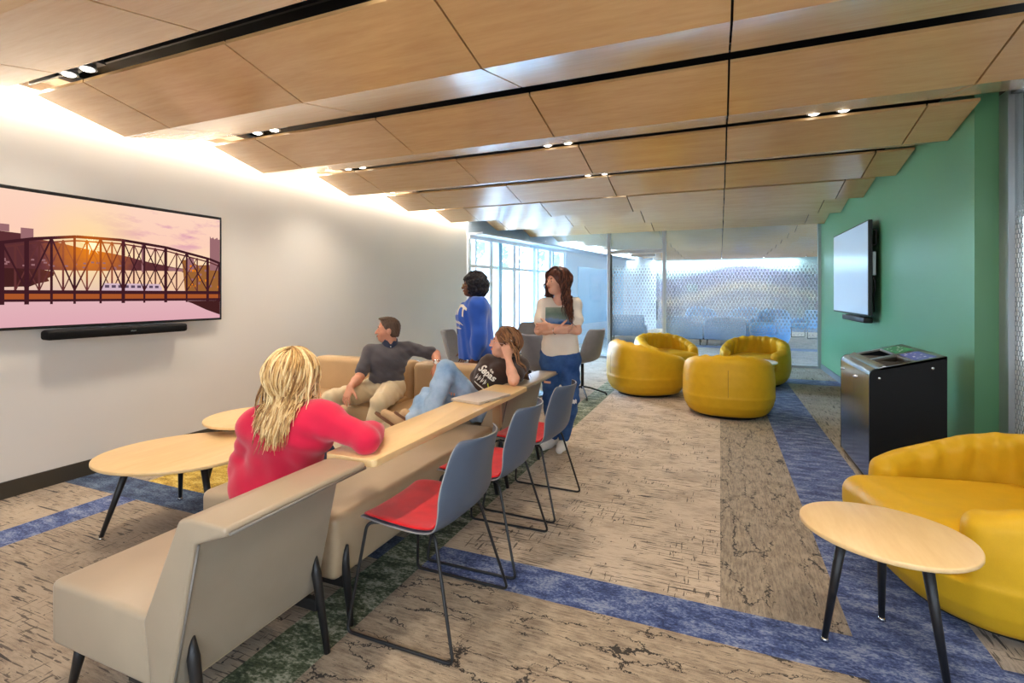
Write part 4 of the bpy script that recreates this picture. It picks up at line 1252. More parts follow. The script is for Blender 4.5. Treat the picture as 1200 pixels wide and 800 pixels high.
def hair_mat(name, root, mid, light, rough=0.42, spec=0.4):
    m = Mat(name)
    g = m.n('NewGeometry')
    r = g.outputs['Random Per Island']
    nz = m.noise(m.coord('Object', (60, 60, 6)), 2.0, 3)
    f = m.math('ADD', m.math('MULTIPLY', r, 0.55), m.math('MULTIPLY', nz, 0.45))
    c = m.ramp(f, [(0.22, root), (0.48, mid), (0.78, light)])
    p = m.principled(Base_Color=c, Roughness=rough)
    p.inputs['Specular IOR Level'].default_value = spec
    m.set(p, 'Normal', m.bump(m.noise(m.coord('Object', (240, 240, 10)), 2.0, 2), 0.4, 0.003))
    return m.m

def denim(name, col, fade):
    m = Mat(name)
    co = m.coord()
    n = m.noise(co, 6, 4, 0.6); f = m.noise(co, 700, 2)
    c = m.ramp(m.math('ADD', m.math('MULTIPLY', n, 0.75), m.math('MULTIPLY', f, 0.25)), [(0.34, col), (0.66, fade)])
    p = m.principled(Base_Color=c, Roughness=0.9)
    p.inputs['Specular IOR Level'].default_value = 0.15
    m.set(p, 'Normal', m.bump(f, 0.25, 0.003))
    return m.m

M_SKIN_LIGHT = skin_mat('skin_light', srgb(228, 172, 144))
M_SKIN_MAN = skin_mat('skin_ruddy', srgb(214, 150, 120))
M_SKIN_DARK = skin_mat('skin_dark_brown', srgb(112, 66, 46), 0.45)
M_LIP = plain('lip', srgb(188, 96, 92), 0.4)
M_LIPDARK = plain('lip_dark', srgb(136, 60, 54), 0.4)
M_EYEWHITE = plain('eye_white', srgb(236, 232, 226), 0.25)
M_IRIS = plain('iris', srgb(52, 36, 26), 0.2)

class Frame:
    """head frame: centre c, forward f, right r, up u"""
    def __init__(s, c, fwd, up=(0, 0, 1), sc=1.0):
        s.c = A3(c); s.f = unit(fwd)
        s.r = unit(np.cross(s.f, A3(up))); s.u = np.cross(s.r, s.f); s.sc = sc
        s.R = np.array([s.r, s.f, s.u])
    def p(s, x, y, z): return s.c + (s.r * x + s.f * y + s.u * z) * s.sc
    def loc(s, p): d = A3(p) - s.c; return np.array([d @ s.r, d @ s.f, d @ s.u]) / s.sc

def add_head(g, F, male=False):
    k = F.sc
    E = lambda c, r, kk=0.02, op='add': g.ell(F.p(*c), [v * k for v in r], F.R, kk, op)
    E((0, -0.012, 0.032), (0.074, 0.094, 0.084), 0.0)
    E((0, 0.028, -0.032), (0.056 if not male else 0.060, 0.060, 0.074), 0.03)
    E((0, 0.052, -0.078), (0.034 if not male else 0.040, 0.034, 0.028), 0.025)      # chin and jaw
    for s_ in (-1, 1):
        E((s_ * 0.040, 0.056, -0.030), (0.022, 0.022, 0.022), 0.02)                 # cheekbone
        E((s_ * 0.074, -0.004, -0.012), (0.009, 0.020, 0.030), 0.006)               # ear
        E((s_ * 0.083, 0.004, -0.010), (0.005, 0.009, 0.014), 0.004, 'sub')
    g.cone(F.p(-0.034, 0.074, 0.024), F.p(0.034, 0.074, 0.024), 0.013 * k, 0.013 * k, 0.012)   # brow
    for s_ in (-1, 1):
        E((s_ * 0.030, 0.094, 0.004), (0.017, 0.014, 0.011), 0.008, 'sub')          # eye socket
        E((s_ * 0.030, 0.077, 0.004), (0.013, 0.010, 0.010), 0.004)                 # lid
    g.cone(F.p(0, 0.086, 0.012), F.p(0, 0.106, -0.024), 0.008 * k, 0.0125 * k, 0.010)           # nose
    for s_ in (-1, 1): E((s_ * 0.011, 0.094, -0.026), (0.009, 0.010, 0.008), 0.006)
    E((0, 0.084, -0.052), (0.022, 0.014, 0.009), 0.008)                             # lips
    E((0, 0.098, -0.0525), (0.024, 0.010, 0.0016), 0.003, 'sub')

def face_parts(root, F, lip, brow, male=False):
    o = A3(root.location)
    for s_ in (-1, 1):
        bm = bmesh.new(); bmesh.ops.create_uvsphere(bm, u_segments=14, v_segments=10, radius=0.0115 * F.sc)
        bmesh.ops.translate(bm, vec=V(F.p(s_ * 0.030, 0.0745, 0.005) - o), verts=bm.verts)
        e = obj('eye', bm, M_EYEWHITE, root, smooth=True)
        bm = bmesh.new(); bmesh.ops.create_uvsphere(bm, u_segments=12, v_segments=8, radius=0.0062 * F.sc)
        bmesh.ops.translate(bm, vec=V(F.p(s_ * 0.029, 0.0815, 0.005) - o), verts=bm.verts)
        obj('iris', bm, M_IRIS, e, smooth=True)
        bm = bmesh.new()
        tube(bm, [F.p(s_ * 0.014, 0.088, 0.024) - o, F.p(s_ * 0.030, 0.086, 0.031) - o, F.p(s_ * 0.046, 0.073, 0.026) - o], [0.003, 0.0042, 0.002], 6)
        obj('eyebrow', bm, brow, root)
    bm = bmesh.new()
    tube(bm, [F.p(-0.021, 0.083, -0.0515) - o, F.p(-0.008, 0.0955, -0.048) - o, F.p(0.008, 0.0955, -0.048) - o, F.p(0.021, 0.083, -0.0515) - o], [0.001, 0.004, 0.004, 0.001], 8)
    obj('upper_lip', bm, lip, root)
    bm = bmesh.new()
    tube(bm, [F.p(-0.020, 0.083, -0.0535) - o, F.p(0, 0.0965, -0.0575) - o, F.p(0.020, 0.083, -0.0535) - o], [0.001, 0.0052, 0.001], 8)
    obj('lower_lip', bm, lip, root)

def add_hand(g, wr, d, n, side, curl=0.4, spread=0.1, sc=1.0, thumb=0.5):
    """wr wrist, d direction of the fingers, n the way the palm faces, side 'R'/'L'"""
    wr = A3(wr); d = unit(d); n = A3(n); n = unit(n - d * (n @ d))
    t = np.cross(d, n) * (1 if side == 'R' else -1)
    q = lambda a, b, c: wr + (d * a + t * b + n * c) * sc
    offs = (0.028, 0.0095, -0.0095, -0.027); L = (0.068, 0.076, 0.070, 0.054); kn = (0.084, 0.088, 0.084, 0.077)
    for o_, kk in zip(offs, kn):
        g.cone(q(0.0, o_ * 0.5, 0), q(kk, o_, 0), 0.0145 * sc, 0.0105 * sc, 0.014)
    g.ell(q(0.045, 0.012, 0.006), [0.032 * sc, 0.028 * sc, 0.014 * sc], np.array([d, t, n]), 0.014)
    for i, (o_, ll, kk) in enumerate(zip(offs, L, kn)):
        p = q(kk, o_, 0); a = curl * 0.5; sp = spread * (o_ / 0.028)
        r = 0.0088 * sc if i < 3 else 0.0078 * sc
        for seg, fr in enumerate((0.45, 0.30, 0.25)):
            dd = unit(d * math.cos(a) + n * math.sin(a) + t * sp * math.cos(a))
            p2 = p + dd * ll * fr * sc
            g.cone(p, p2, r, r * 0.9, 0.003)
            p = p2; r *= 0.92; a += curl * (0.95 if seg == 0 else 0.7)
    p = q(0.018, 0.020, 0.004); dd = unit(d * 0.75 + t * 0.7 + n * 0.35 * thumb * 2)
    for ll, r0, r1 in ((0.040, 0.014, 0.0105), (0.030, 0.0105, 0.0095), (0.026, 0.0095, 0.0075)):
        p2 = p + dd * ll * sc; g.cone(p, p2, r0 * sc, r1 * sc, 0.006); p = p2
        dd = unit(dd + d * 0.25 + n * 0.15)

def torso(g, J, inf=0.0, fem=True, k=0.05, sc=1.0, hips=True, flat=1.0):
    r = unit(A3(J['shR']) - A3(J['shL'])); P, C, N = A3(J['pelvis']), A3(J['chest']), A3(J['neck'])
    up = unit(C - P); f = unit(np.cross(up, r))
    f = f if f @ A3(J['face']) > 0 else -f
    W = lerp(P, C, 0.5)
    if hips:
        hr = unit(A3(J['hipR']) - A3(J['hipL']))
        g.cone(P - hr * 0.075 * sc, P + hr * 0.075 * sc, (0.098 if fem else 0.095) * sc + inf, None, k)
    else:
        g.cone(P - r * 0.07 * sc + up * 0.02, P + r * 0.07 * sc + up * 0.02, 0.092 * sc + inf, None, k)
    g.cone(W - r * 0.05 * sc, W + r * 0.05 * sc, (0.084 if fem else 0.096) * sc + inf, None, k)
    g.cone(C - r * 0.070 * sc, C + r * 0.070 * sc, (0.094 if fem else 0.108) * sc + inf, None, k)
    for s_ in (-1, 1):
        g.cone(P + r * s_ * 0.055 * sc, W + r * s_ * 0.05 * sc, 0.082 * sc + inf, None, k)
        g.cone(W + r * s_ * 0.05 * sc, C + r * s_ * 0.065 * sc, 0.082 * sc + inf, 0.09 * sc + inf, k)
    for s_, key in ((1, 'shR'), (-1, 'shL')):
        S = A3(J[key])
        g.cone(C + r * s_ * 0.06 * sc, lerp(C + r * s_ * 0.06, S, 0.85), 0.085 * sc + inf, 0.058 * sc + inf, k)
        g.cone(N - up * 0.03, S, 0.045 * sc + inf, 0.050 * sc + inf, k)
        if fem: g.ell(C + f * 0.075 * sc + r * s_ * 0.062 * sc - up * 0.015, [0.052 * sc + inf] * 3, None, 0.05)
    return r, f, up

def arm(g, S, E_, Wr, inf=0.0, t1=1.0, k=0.02, sc=1.0, inf2=None):
    S, E_, Wr = A3(S), A3(E_), A3(Wr); inf2 = inf if inf2 is None else inf2
    if t1 <= 0.5:
        g.cone(S, lerp(S, E_, t1 * 2), 0.050 * sc + inf, 0.044 * sc + inf2, k); return
    g.cone(S, E_, 0.049 * sc + inf, 0.038 * sc + inf, k)
    tt = (t1 - 0.5) * 2
    m = lerp(E_, Wr, min(0.35, tt))
    g.cone(E_, m, 0.037 * sc + inf, 0.038 * sc + inf, k)
    if tt > 0.35: g.cone(m, lerp(E_, Wr, tt), 0.038 * sc + inf, (0.038 + (0.025 - 0.038) * (tt - 0.35) / 0.65) * sc + inf2, k)

def leg(g, H, K, An, inf=0.0, t1=1.0, k=0.03, sc=1.0, flare=0.0):
    H, K, An = A3(H), A3(K), A3(An)
    g.cone(H, lerp(H, K, 0.5), 0.088 * sc + inf, 0.076 * sc + inf, k)
    g.cone(lerp(H, K, 0.5), K, 0.076 * sc + inf, 0.056 * sc + inf, k)
    m = lerp(K, An, 0.3)
    g.cone(K, m, 0.055 * sc + inf, 0.055 * sc + inf + flare * 0.3, k)
    g.cone(m, lerp(K, An, t1), 0.055 * sc + inf + flare * 0.3, (0.055 + (0.036 - 0.055) * (t1 - 0.3) / 0.7) * sc + inf + flare, k)

def foot(g, An, toe, inf=0.0, k=0.02, sc=1.0):
    An, toe = A3(An), A3(toe); d = unit(toe - An * np.array([1, 1, 0]) - np.array([0, 0, toe[2]]) if abs(toe[2] - An[2]) < 0.15 else toe - An)
    return d

def shoe(g, heel, toe, up=(0, 0, 1), w=0.042, k=0.025):
    heel, toe = A3(heel), A3(toe); up = unit(up)
    g.cone(heel + up * 0.04, lerp(heel, toe, 0.45) + up * 0.04, w * 0.86, w, k)
    g.cone(lerp(heel, toe, 0.4) + up * 0.035, toe + up * 0.03 - unit(toe - heel) * w, w * 1.0, w * 0.8, k)
    g.cone(heel + up * 0.045, heel + up * 0.09, w * 0.8, w * 0.85, k)

def folds(amp, dirs, seed=0):
    """cloth creases running across given directions; dirs = [(vector, wavelength)]"""
    rg = np.random.RandomState(seed)
    ph = rg.rand(len(dirs), 3) * 6.28; wob = rg.randn(len(dirs), 3) * 9
    def fn(x, y, z):
        o = 0
        for i, (d, wl) in enumerate(dirs):
            q = (x * d[0] + y * d[1] + z * d[2]) * 2 * PI / wl
            v = np.sin(q + ph[i, 0] + 1.4 * np.sin(x * wob[i, 0] + y * wob[i, 1] + z * wob[i, 2] + ph[i, 1]))
            gate = 0.5 + 0.5 * np.sin(x * wob[i, 2] * 0.7 + y * wob[i, 0] * 0.7 + z * wob[i, 1] * 0.7 + ph[i, 2])
            o = o + amp * v * gate
        return o
    return fn

class Person:
    def __init__(s, J, label, sc=1.0, h=0.0055):
        s.J = J; s.sc = sc; s.h = h; s.label = label
        ks = [A3(v) for kk, v in J.items() if kk not in ('face', 'look')]
        s.lo = np.min(ks, 0) - 0.24; s.hi = np.max(ks, 0) + 0.24
        s.lo[2] = max(s.lo[2], -0.004)
    def grid(s, lo=None, hi=None, h=None): return Grid(s.lo if lo is None else lo, s.hi if hi is None else hi, h or s.h)
    def finish(s, g, mat):
        b = A3(s.J['pelvis']); s.base = np.array([b[0], b[1], 0.0])
        o = link('person', g.mesh('person', s.base), mat)
        o.location = s.base
        s.root = tag(o, s.label, 'person')
        return o
    def child(s, name, g, mat, relax=1):
        return link(name, g.mesh(name, s.base, relax), mat, s.root)

def neck_head(g, J, F, male=False, sc=1.0):
    N = A3(J['neck'])
    g.cone(N - np.array([0, 0, 0.04]), F.p(0, -0.022, -0.045), (0.058 if male else 0.050) * sc, (0.053 if male else 0.046) * sc, 0.03)
    add_head(g, F, male)

def scalp(g, F, t=0.012, drop=-0.03, face=0.118, front=0.125, fz=-0.045):
    """close cap of hair over the skull, open at the face"""
    k = F.sc
    g.ell(F.p(0, -0.016, 0.034), [(0.074 + t) * k, (0.094 + t) * k, (0.084 + t) * k], F.R, 0.0)
    g.ell(F.p(0, -0.045, -0.03), [(0.062 + t) * k, (0.055 + t) * k, 0.062 * k], F.R, 0.03)
    g.ell(F.p(0, front, fz), [face * 0.72 * k, face * k, face * 1.0 * k], F.R, 0.008, 'sub')
    g.cut(F.p(0, -0.05, drop - 0.055), -F.u + F.f * 0.0)

def hair_locks(name, person, F, mat, n, length, seed, solids, width=(0.006, 0.012), wave=0.012, wavel=0.11, part=0.0, comb_back=0.6,
               sway=(0, 0, 0), spread=1.0, lift=0.012, root_filter=None, face_guard=True, step=0.018):
    rg = random.Random(seed)
    bm = bmesh.new(); o = person.base
    made = 0; tries = 0
    while made < n and tries < n * 8:
        tries += 1
        th = rg.uniform(-PI, PI); cz = rg.uniform(-0.25, 1.0)
        v = np.array([math.sqrt(max(0, 1 - cz * cz)) * math.sin(th), math.sqrt(max(0, 1 - cz * cz)) * math.cos(th), cz])
        if v[1] > 0.62 and v[2] < 0.72: continue
        if v[1] > 0.15 and v[2] < 0.15: continue
        if root_filter and not root_filter(v): continue
        lay = lift + rg.random() * 0.010
        rad = np.array([0.076 + lay, 0.096 + lay, 0.086 + lay])
        c0 = np.array([0, -0.016, 0.034])
        p = F.p(*(c0 + v * rad))
        sgn = 1 if v[0] > part else -1
        pts = [p.copy()]; L = length * rg.uniform(0.8, 1.05); s_ = 0.0; ph = rg.random() * 6.28; fr = (rg.random() - 0.5) * 0.3 * spread
        off = lay
        wv = wave * rg.uniform(0.5, 1.3)
        for it in range(80):
            l = F.loc(p)
            q = (l - c0) / rad; rr = np.linalg.norm(q)
            nrm = q / rad; nrm = nrm / (np.linalg.norm(nrm) + 1e-9)
            nw = F.r * nrm[0] + F.f * nrm[1] + F.u * nrm[2]
            gv = np.array([0, 0, -1.0]) + A3(sway)
            comb = (F.r * sgn * 0.9 * min(1, max(0.0, v[1] + 0.45)) - F.f * comb_back) * math.exp(-s_ / 0.07)
            dvec = gv + comb * 1.6
            if rr < 1.25 and l[2] > -0.06: dvec = dvec - nw * (dvec @ nw)
            dvec = unit(dvec) + F.r * fr * 0.25
            p = p + unit(dvec) * step; s_ += step
            l = F.loc(p); q = (l - c0) / rad; rr = np.linalg.norm(q)
            if rr < 1.0:
                p = F.p(*(c0 + q / rr * rad))
            l = F.loc(p)
            if face_guard and l[1] > 0.035 and l[2] < 0.075 and abs(l[0]) < 0.072:
                p = F.p(math.copysign(0.074, sgn if abs(l[0]) < 0.02 else l[0]), l[1] - 0.006, l[2])
            for gd, mg in solids:
                d_ = gd.sample(p)
                if d_ < mg + off * 0.6:
                    p = p + gd.grad(p) * (mg + off * 0.6 - d_)
            w_amt = min(1, s_ / 0.12)
            a = 2 * PI * s_ / wavel + ph
            pp = p + (F.r * math.sin(a) + F.f * math.cos(a) * 0.6) * wv * w_amt
            pts.append(pp)
            if s_ > L: break
        N = len(pts)
        w0 = rg.uniform(*width)
        rs = [w0 * (0.55 + 0.45 * min(1, i / 3)) * (1 - 0.85 * max(0, (i / (N - 1) - 0.6) / 0.4)) for i in range(N)]
        tube(bm, [pp - o for pp in pts], rs, 6)
        made += 1
    return obj(name, bm, mat, person.root, smooth=True)

def text_on(person, target, txt, size, origin, right, up, normal, mat, name, bold=0.0, arch=0.0, lift=0.004, shear=0.0, parent=None):
    """lettering laid onto a garment: flat letters dropped along -normal onto its surface"""
    cu = bpy.data.curves.new(name, 'FONT'); cu.body = txt; cu.size = size; cu.align_x = 'CENTER'; cu.align_y = 'CENTER'
    cu.offset = bold; cu.resolution_u = 4; cu.shear = shear
    ob = bpy.data.objects.new(name, cu); COL.objects.link(ob)
    dg = bpy.context.evaluated_depsgraph_get()
    me = bpy.data.meshes.new_from_object(ob.evaluated_get(dg))
    bpy.data.objects.remove(ob)
    b = bmesh.new(); b.from_mesh(me)
    bmesh.ops.triangulate(b, faces=b.faces[:])
    for _ in range(2):
        es = [e for e in b.edges if e.calc_length() > size * 0.14]
        if es: bmesh.ops.subdivide_edges(b, edges=es, cuts=1)
        bmesh.ops.triangulate(b, faces=b.faces[:])
    return drop_on(person, target, b, origin, right, up, normal, mat, name, lift, arch, parent)

def drop_on(person, target, b, origin, right, up, normal, mat, name, lift=0.004, arch=0.0, parent=None):
    tm = target.data
    bv = BVHTree.FromPolygons([v.co for v in tm.vertices], [p.vertices[:] for p in tm.polygons])
    r, u, n = V(unit(right)), V(unit(up)), V(unit(normal)); o = V(A3(origin) - person.base)
    for v in b.verts:
        x, y = v.co.x, v.co.y
        y += arch * (1 - (x / 0.12) ** 2) if arch else 0
        src = o + r * x + u * y + n * 0.25
        h_ = bv.ray_cast(src, -n, 0.6)
        v.co = (h_[0] + n * lift) if h_[0] is not None else (o + r * x + u * y)
    me = bpy.data.meshes.new(name); b.to_mesh(me); b.free()
    return link(name, me, mat, parent or target)

# ================================================== woman in pink, seen from behind
J = dict(pelvis=(-1.86, 1.70, 0.555), chest=(-1.715, 1.655, 0.80), neck=(-1.70, 1.635, 0.915), shR=(-1.535, 1.665, 0.865), shL=(-1.880, 1.605, 0.825),
         elR=(-1.335, 1.665, 0.805), wrR=(-1.44, 1.88, 0.785), elL=(-2.03, 1.66, 0.62), wrL=(-2.06, 1.89, 0.585),
         hipR=(-1.77, 1.74, 0.545), hipL=(-1.95, 1.69, 0.545), knR=(-1.98, 2.10, 0.535), knL=(-2.28, 1.95, 0.52), anR=(-2.33, 2.28, 0.09), anL=(-2.50, 2.00, 0.09), face=(-0.25, 0.97, 0), head=(-1.728, 1.665, 1.030))
P = Person(J, 'woman in pink sweatshirt with long blonde hair, seen from behind')
g = P.grid()
torso(g, J, -0.004); F = Frame(J['head'], (-0.45, 0.89, -0.05))
neck_head(g, J, F)
arm(g, J['shR'], J['elR'], J['wrR']); arm(g, J['shL'], J['elL'], J['wrL'])
leg(g, J['hipR'], J['knR'], J['anR'], -0.004); leg(g, J['hipL'], J['knL'], J['anL'], -0.004)
add_hand(g, J['wrR'], (-0.75, 0.6, -0.05), (-0.1, -0.1, -1), 'R', 0.35)
add_hand(g, J['wrL'], (-0.3, 0.9, -0.1), (0.2, 0, -1), 'L', 0.4)
P.finish(g, M_SKIN_LIGHT); face_parts(P.root, F, M_LIP, plain('brow_blonde', srgb(150, 112, 70), 0.8))
body_pink = g
g = P.grid()
torso(g, J, 0.014, k=0.05); arm(g, J['shR'], J['elR'], J['wrR'], 0.014, 0.93, 0.03, inf2=0.008); arm(g, J['shL'], J['elL'], J['wrL'], 0.014, 0.93, 0.03, inf2=0.010)
hm = A3(J['pelvis']); g.cone(hm + np.array([-0.07, -0.02, -0.02]), hm + np.array([0.07, 0.0, -0.02]), 0.125, None, 0.06)
g.cut(hm + np.array([0, 0, -0.075]), (0.1, 0, -1))
g.displace(folds(0.0036, [((0.45, 0.2, 0.8), 0.095), ((-0.5, 0.1, 0.7), 0.13), ((0.9, 0.3, -0.2), 0.12)], 3))
for q in np.linspace(-0.3, 0.3, 3): pass
M_PINK = fabric('pink_fleece', srgb(208, 30, 66), 600, 0.06, 0.92, 0.2)
sw = P.child('sweatshirt', g, M_PINK)
g2 = P.grid()
leg(g2, J['hipR'], J['knR'], J['anR'], 0.012, 0.95); leg(g2, J['hipL'], J['knL'], J['anL'], 0.012, 0.95)
g2.cone(J['hipR'], J['hipL'], 0.10, None, 0.04)
P.child('trousers', g2, denim('dark_denim', srgb(40, 48, 70), srgb(60, 72, 100)))
g2 = P.grid(P.lo - 0.1)
shoe(g2, (-2.31, 2.24, 0), (-2.44, 2.44, 0)); shoe(g2, (-2.47, 1.97, 0), (-2.66, 2.10, 0))
P.child('shoes', g2, M_WHITE)
M_BLONDE = hair_mat('blonde_hair', srgb(122, 82, 42), srgb(204, 160, 98), srgb(246, 222, 168))
g3 = Grid(F.c - 0.2, F.c + 0.2, 0.005)
scalp(g3, F, 0.007, -0.03)
g3.cone(F.p(0, -0.03, -0.03), F.p(0, -0.02, -0.12), 0.060, 0.052, 0.03)
hb = P.child('hair', g3, M_BLONDE)
l_ = hair_locks('hair_locks', P, F, M_BLONDE, 760, 0.33, 7, [(g, 0.002)], (0.003, 0.0065), 0.006, 0.17, 0.0, 0.10, (0.05, -0.20, 0), 2.2)
l_.parent = hb

# ================================================== man in the grey polo shirt
J = dict(pelvis=(-2.82, 3.80, 0.545), chest=(-2.795, 3.795, 0.80), neck=(-2.795, 3.83, 0.935), shR=(-2.925, 3.705, 0.880), shL=(-2.66, 3.93, 0.895),
         elR=(-2.92, 3.555, 0.665), wrR=(-2.875, 3.385, 0.615), elL=(-2.475, 4.10, 0.83), wrL=(-2.365, 3.945, 0.765),
         hipR=(-2.90, 3.75, 0.525), hipL=(-2.755, 3.81, 0.525), knR=(-3.03, 3.335, 0.52), knL=(-2.555, 3.36, 0.52), anR=(-3.20, 3.02, 0.10), anL=(-2.60, 3.26, 0.09), face=(0.6, -0.75, 0), head=(-2.815, 3.825, 1.065))
P = Person(J, 'man in charcoal polo shirt and khaki trousers, arm along the sofa back')
g = P.grid()
torso(g, J, -0.010, False, sc=0.97); F = Frame(J['head'], (-0.76, -0.65, 0.02))
neck_head(g, J, F, True)
arm(g, J['shR'], J['elR'], J['wrR'], 0.002); arm(g, J['shL'], J['elL'], J['wrL'], 0.002)
leg(g, J['hipR'], J['knR'], J['anR'], -0.002); leg(g, J['hipL'], J['knL'], J['anL'], -0.002)
add_hand(g, J['wrR'], (0.12, -0.62, -0.75), (0.1, 0.75, -0.65), 'R', 0.35, 0.12, 1.05)
add_hand(g, J['wrL'], (-0.02, -0.25, -0.97), (0.0, 0.97, -0.25), 'L', 0.35, 0.08, 1.05)
P.finish(g, M_SKIN_MAN); M_BROWN = plain('brow_brown', srgb(74, 50, 36), 0.8); face_parts(P.root, F, plain('lip_man', srgb(186, 106, 94), 0.5), M_BROWN, True)
g2 = P.grid()
torso(g2, J, 0.006, False, k=0.045, sc=0.97); arm(g2, J['shR'], J['elR'], J['wrR'], 0.007, 0.37, 0.03, inf2=0.016); arm(g2, J['shL'], J['elL'], J['wrL'], 0.007, 0.40, 0.03, inf2=0.014)
g2.cut(A3(J['pelvis']) + np.array([0.05, -0.06, 0.03]), (0.25, -0.35, -1))
g2.cone(A3(J['neck']) + np.array([0.0, 0.0, 0.0]), A3(J['neck']) + np.array([0, 0, 0.12]), 0.062, 0.075, 0.008, 'sub')
g2.displace(folds(0.0042, [((0.5, 0.3, 0.8), 0.060), ((-0.3, -0.2, 0.9), 0.085)], 5))
M_POLO = fabric('charcoal_knit', srgb(84, 80, 84), 800, 0.10, 0.9, 0.2)
po = P.child('polo_shirt', g2, M_POLO)
g3 = Grid(F.c - 0.25, F.c + 0.15, 0.004)      # collar
g3.cone(A3(J['neck']) + np.array([0, 0, -0.005]), A3(J['neck']) + np.array([-0.004, 0.002, 0.038]), 0.078, 0.068, 0.0)
g3.cone(A3(J['neck']) + np.array([0, 0, -0.03]), A3(J['neck']) + np.array([0, 0, 0.10]), 0.064, 0.062, 0.004, 'sub')
g3.cone(A3(J['neck']) + np.array([0.07, -0.08, -0.04]), A3(J['neck']) + np.array([0.045, -0.055, 0.06]), 0.012, 0.028, 0.004, 'sub')
M_COLLAR = fabric('navy_collar', srgb(48, 54, 76), 800, 0.1)
c_ = P.child('collar', g3, M_COLLAR); c_.parent = po
bm = bmesh.new()
for zz in (0.02, -0.03):
    bmesh.ops.create_uvsphere(bm, u_segments=8, v_segments=6, radius=0.005, matrix=Matrix.Translation(V(A3(J['neck']) + np.array([0.062, -0.078, zz - 0.03]) - P.base)))
b_ = obj('buttons', bm, M_WHITE, po, smooth=True)
g2 = P.grid()
pc = A3(J['pelvis']); g2.cone(A3(J['hipR']) + (0, 0, 0.005), A3(J['hipL']) + (0, 0, 0.005), 0.112, None, 0.05)
g2.cone(pc + (-0.06, -0.04, 0.03), pc + (0.05, 0.03, 0.03), 0.105, None, 0.05)
g2.cut(pc + np.array([0.0, 0.0, 0.085]), (0.15, -0.25, 1))
leg(g2, J['hipR'], J['knR'], J['anR'], 0.013, 0.97, flare=0.006); leg(g2, J['hipL'], J['knL'], J['anL'], 0.013, 0.97, flare=0.006)
g2.displace(folds(0.0045, [((0.8, 0.4, 0.2), 0.06), ((0.3, 0.6, 0.6), 0.08)], 8))
M_KHAKI = fabric('khaki_twill', srgb(216, 196, 158), 700, 0.06, 0.9, 0.2)
P.child('trousers', g2, M_KHAKI)
g2 = P.grid()
torso(g2, J, 0.0115, False, k=0.045, sc=0.97)
g2.cut(pc + np.array([0.05, -0.05, 0.052]), (0.25, -0.35, 1)); g2.cut(pc + np.array([0.05, -0.05, 0.020]), (-0.25, 0.35, -1))
P.child('belt', g2, plain('brown_belt', srgb(132, 50, 34), 0.4))
g2 = P.grid(P.lo - 0.15)
shoe(g2, (-3.19, 3.06, 0), (-3.28, 2.80, 0)); shoe(g2, (-2.60, 3.30, 0), (-2.62, 3.02, 0))
P.child('shoes', g2, plain('brown_leather', srgb(92, 58, 36), 0.4))
g3 = Grid(F.c - 0.16, F.c + 0.16, 0.004)
scalp(g3, F, 0.0035, -0.005, 0.130, 0.119, -0.046)
g3.ell(F.p(0, 0.036, 0.104), [0.044, 0.054, 0.016], F.R, 0.025)
g3.displace(folds(0.0018, [((0.6, 0.5, 0.6), 0.018), ((-0.6, 0.5, 0.3), 0.022)], 2))
P.child('hair', g3, hair_mat('short_brown_hair', srgb(54, 38, 28), srgb(82, 60, 44), srgb(116, 96, 80), 0.6))
bm = bmesh.new()       # watch
ax = unit(A3(J['elL']) - A3(J['wrL'])); wc = A3(J['wrL']) + ax * 0.015
e1 = unit(np.cross(ax, (0, 0, 1))); e2 = np.cross(ax, e1)
tube(bm, [wc + (e1 * math.cos(a) + e2 * math.sin(a)) * 0.031 - P.base for a in np.linspace(0, 2 * PI, 20, endpoint=False)], 0.006, 8, closed=True)
w_ = obj('watch_strap', bm, M_CHROME, P.root)
bm = bmesh.new(); tube(bm, [wc - unit((-0.2, 1, -0.3)) * 0.030 - P.base, wc - unit((-0.2, 1, -0.3)) * 0.040 - P.base], 0.015, 16); obj('watch_face', bm, M_WHITE, w_)

# ================================================== woman in the blue sweatshirt, standing
J = dict(pelvis=(-2.310, 4.660, 0.87), chest=(-2.350, 4.645, 1.18), neck=(-2.320, 4.655, 1.335), shL=(-2.232, 4.520, 1.275), shR=(-2.410, 4.790, 1.275),
         elL=(-2.200, 4.475, 1.00), wrL=(-2.245, 4.460, 0.765), elR=(-2.415, 4.840, 1.01), wrR=(-2.525, 4.800, 0.80),
         hipL=(-2.275, 4.590, 0.85), hipR=(-2.345, 4.730, 0.85), knL=(-2.285, 4.580, 0.46), knR=(-2.355, 4.740, 0.46), anL=(-2.255, 4.580, 0.08), anR=(-2.325, 4.740, 0.08), face=(-0.83, -0.55, 0), head=(-2.360, 4.635, 1.478))
P = Person(J, 'woman in royal blue sweatshirt standing in profile behind the sofa')
g = P.grid()
torso(g, J, -0.004); F = Frame(J['head'], (-0.86, -0.51, 0.04), sc=0.98)
neck_head(g, J, F)
arm(g, J['shL'], J['elL'], J['wrL']); arm(g, J['shR'], J['elR'], J['wrR'])
leg(g, J['hipL'], J['knL'], J['anL'], -0.004); leg(g, J['hipR'], J['knR'], J['anR'], -0.004)
add_hand(g, J['wrL'], (-0.12, 0, -1), (-0.2, 0.9, 0), 'L', 0.45); add_hand(g, J['wrR'], (-0.3, 0, -1), (0.2, -0.9, 0), 'R', 0.4)
P.finish(g, M_SKIN_DARK); face_parts(P.root, F, M_LIPDARK, plain('brow_black', srgb(24, 18, 16), 0.8))
g2 = P.grid()
torso(g2, J, 0.030, k=0.07); arm(g2, J['shL'], J['elL'], J['wrL'], 0.030, 0.97, 0.05, inf2=0.018); arm(g2, J['shR'], J['elR'], J['wrR'], 0.030, 0.97, 0.05, inf2=0.018)
pc = A3(J['pelvis'])
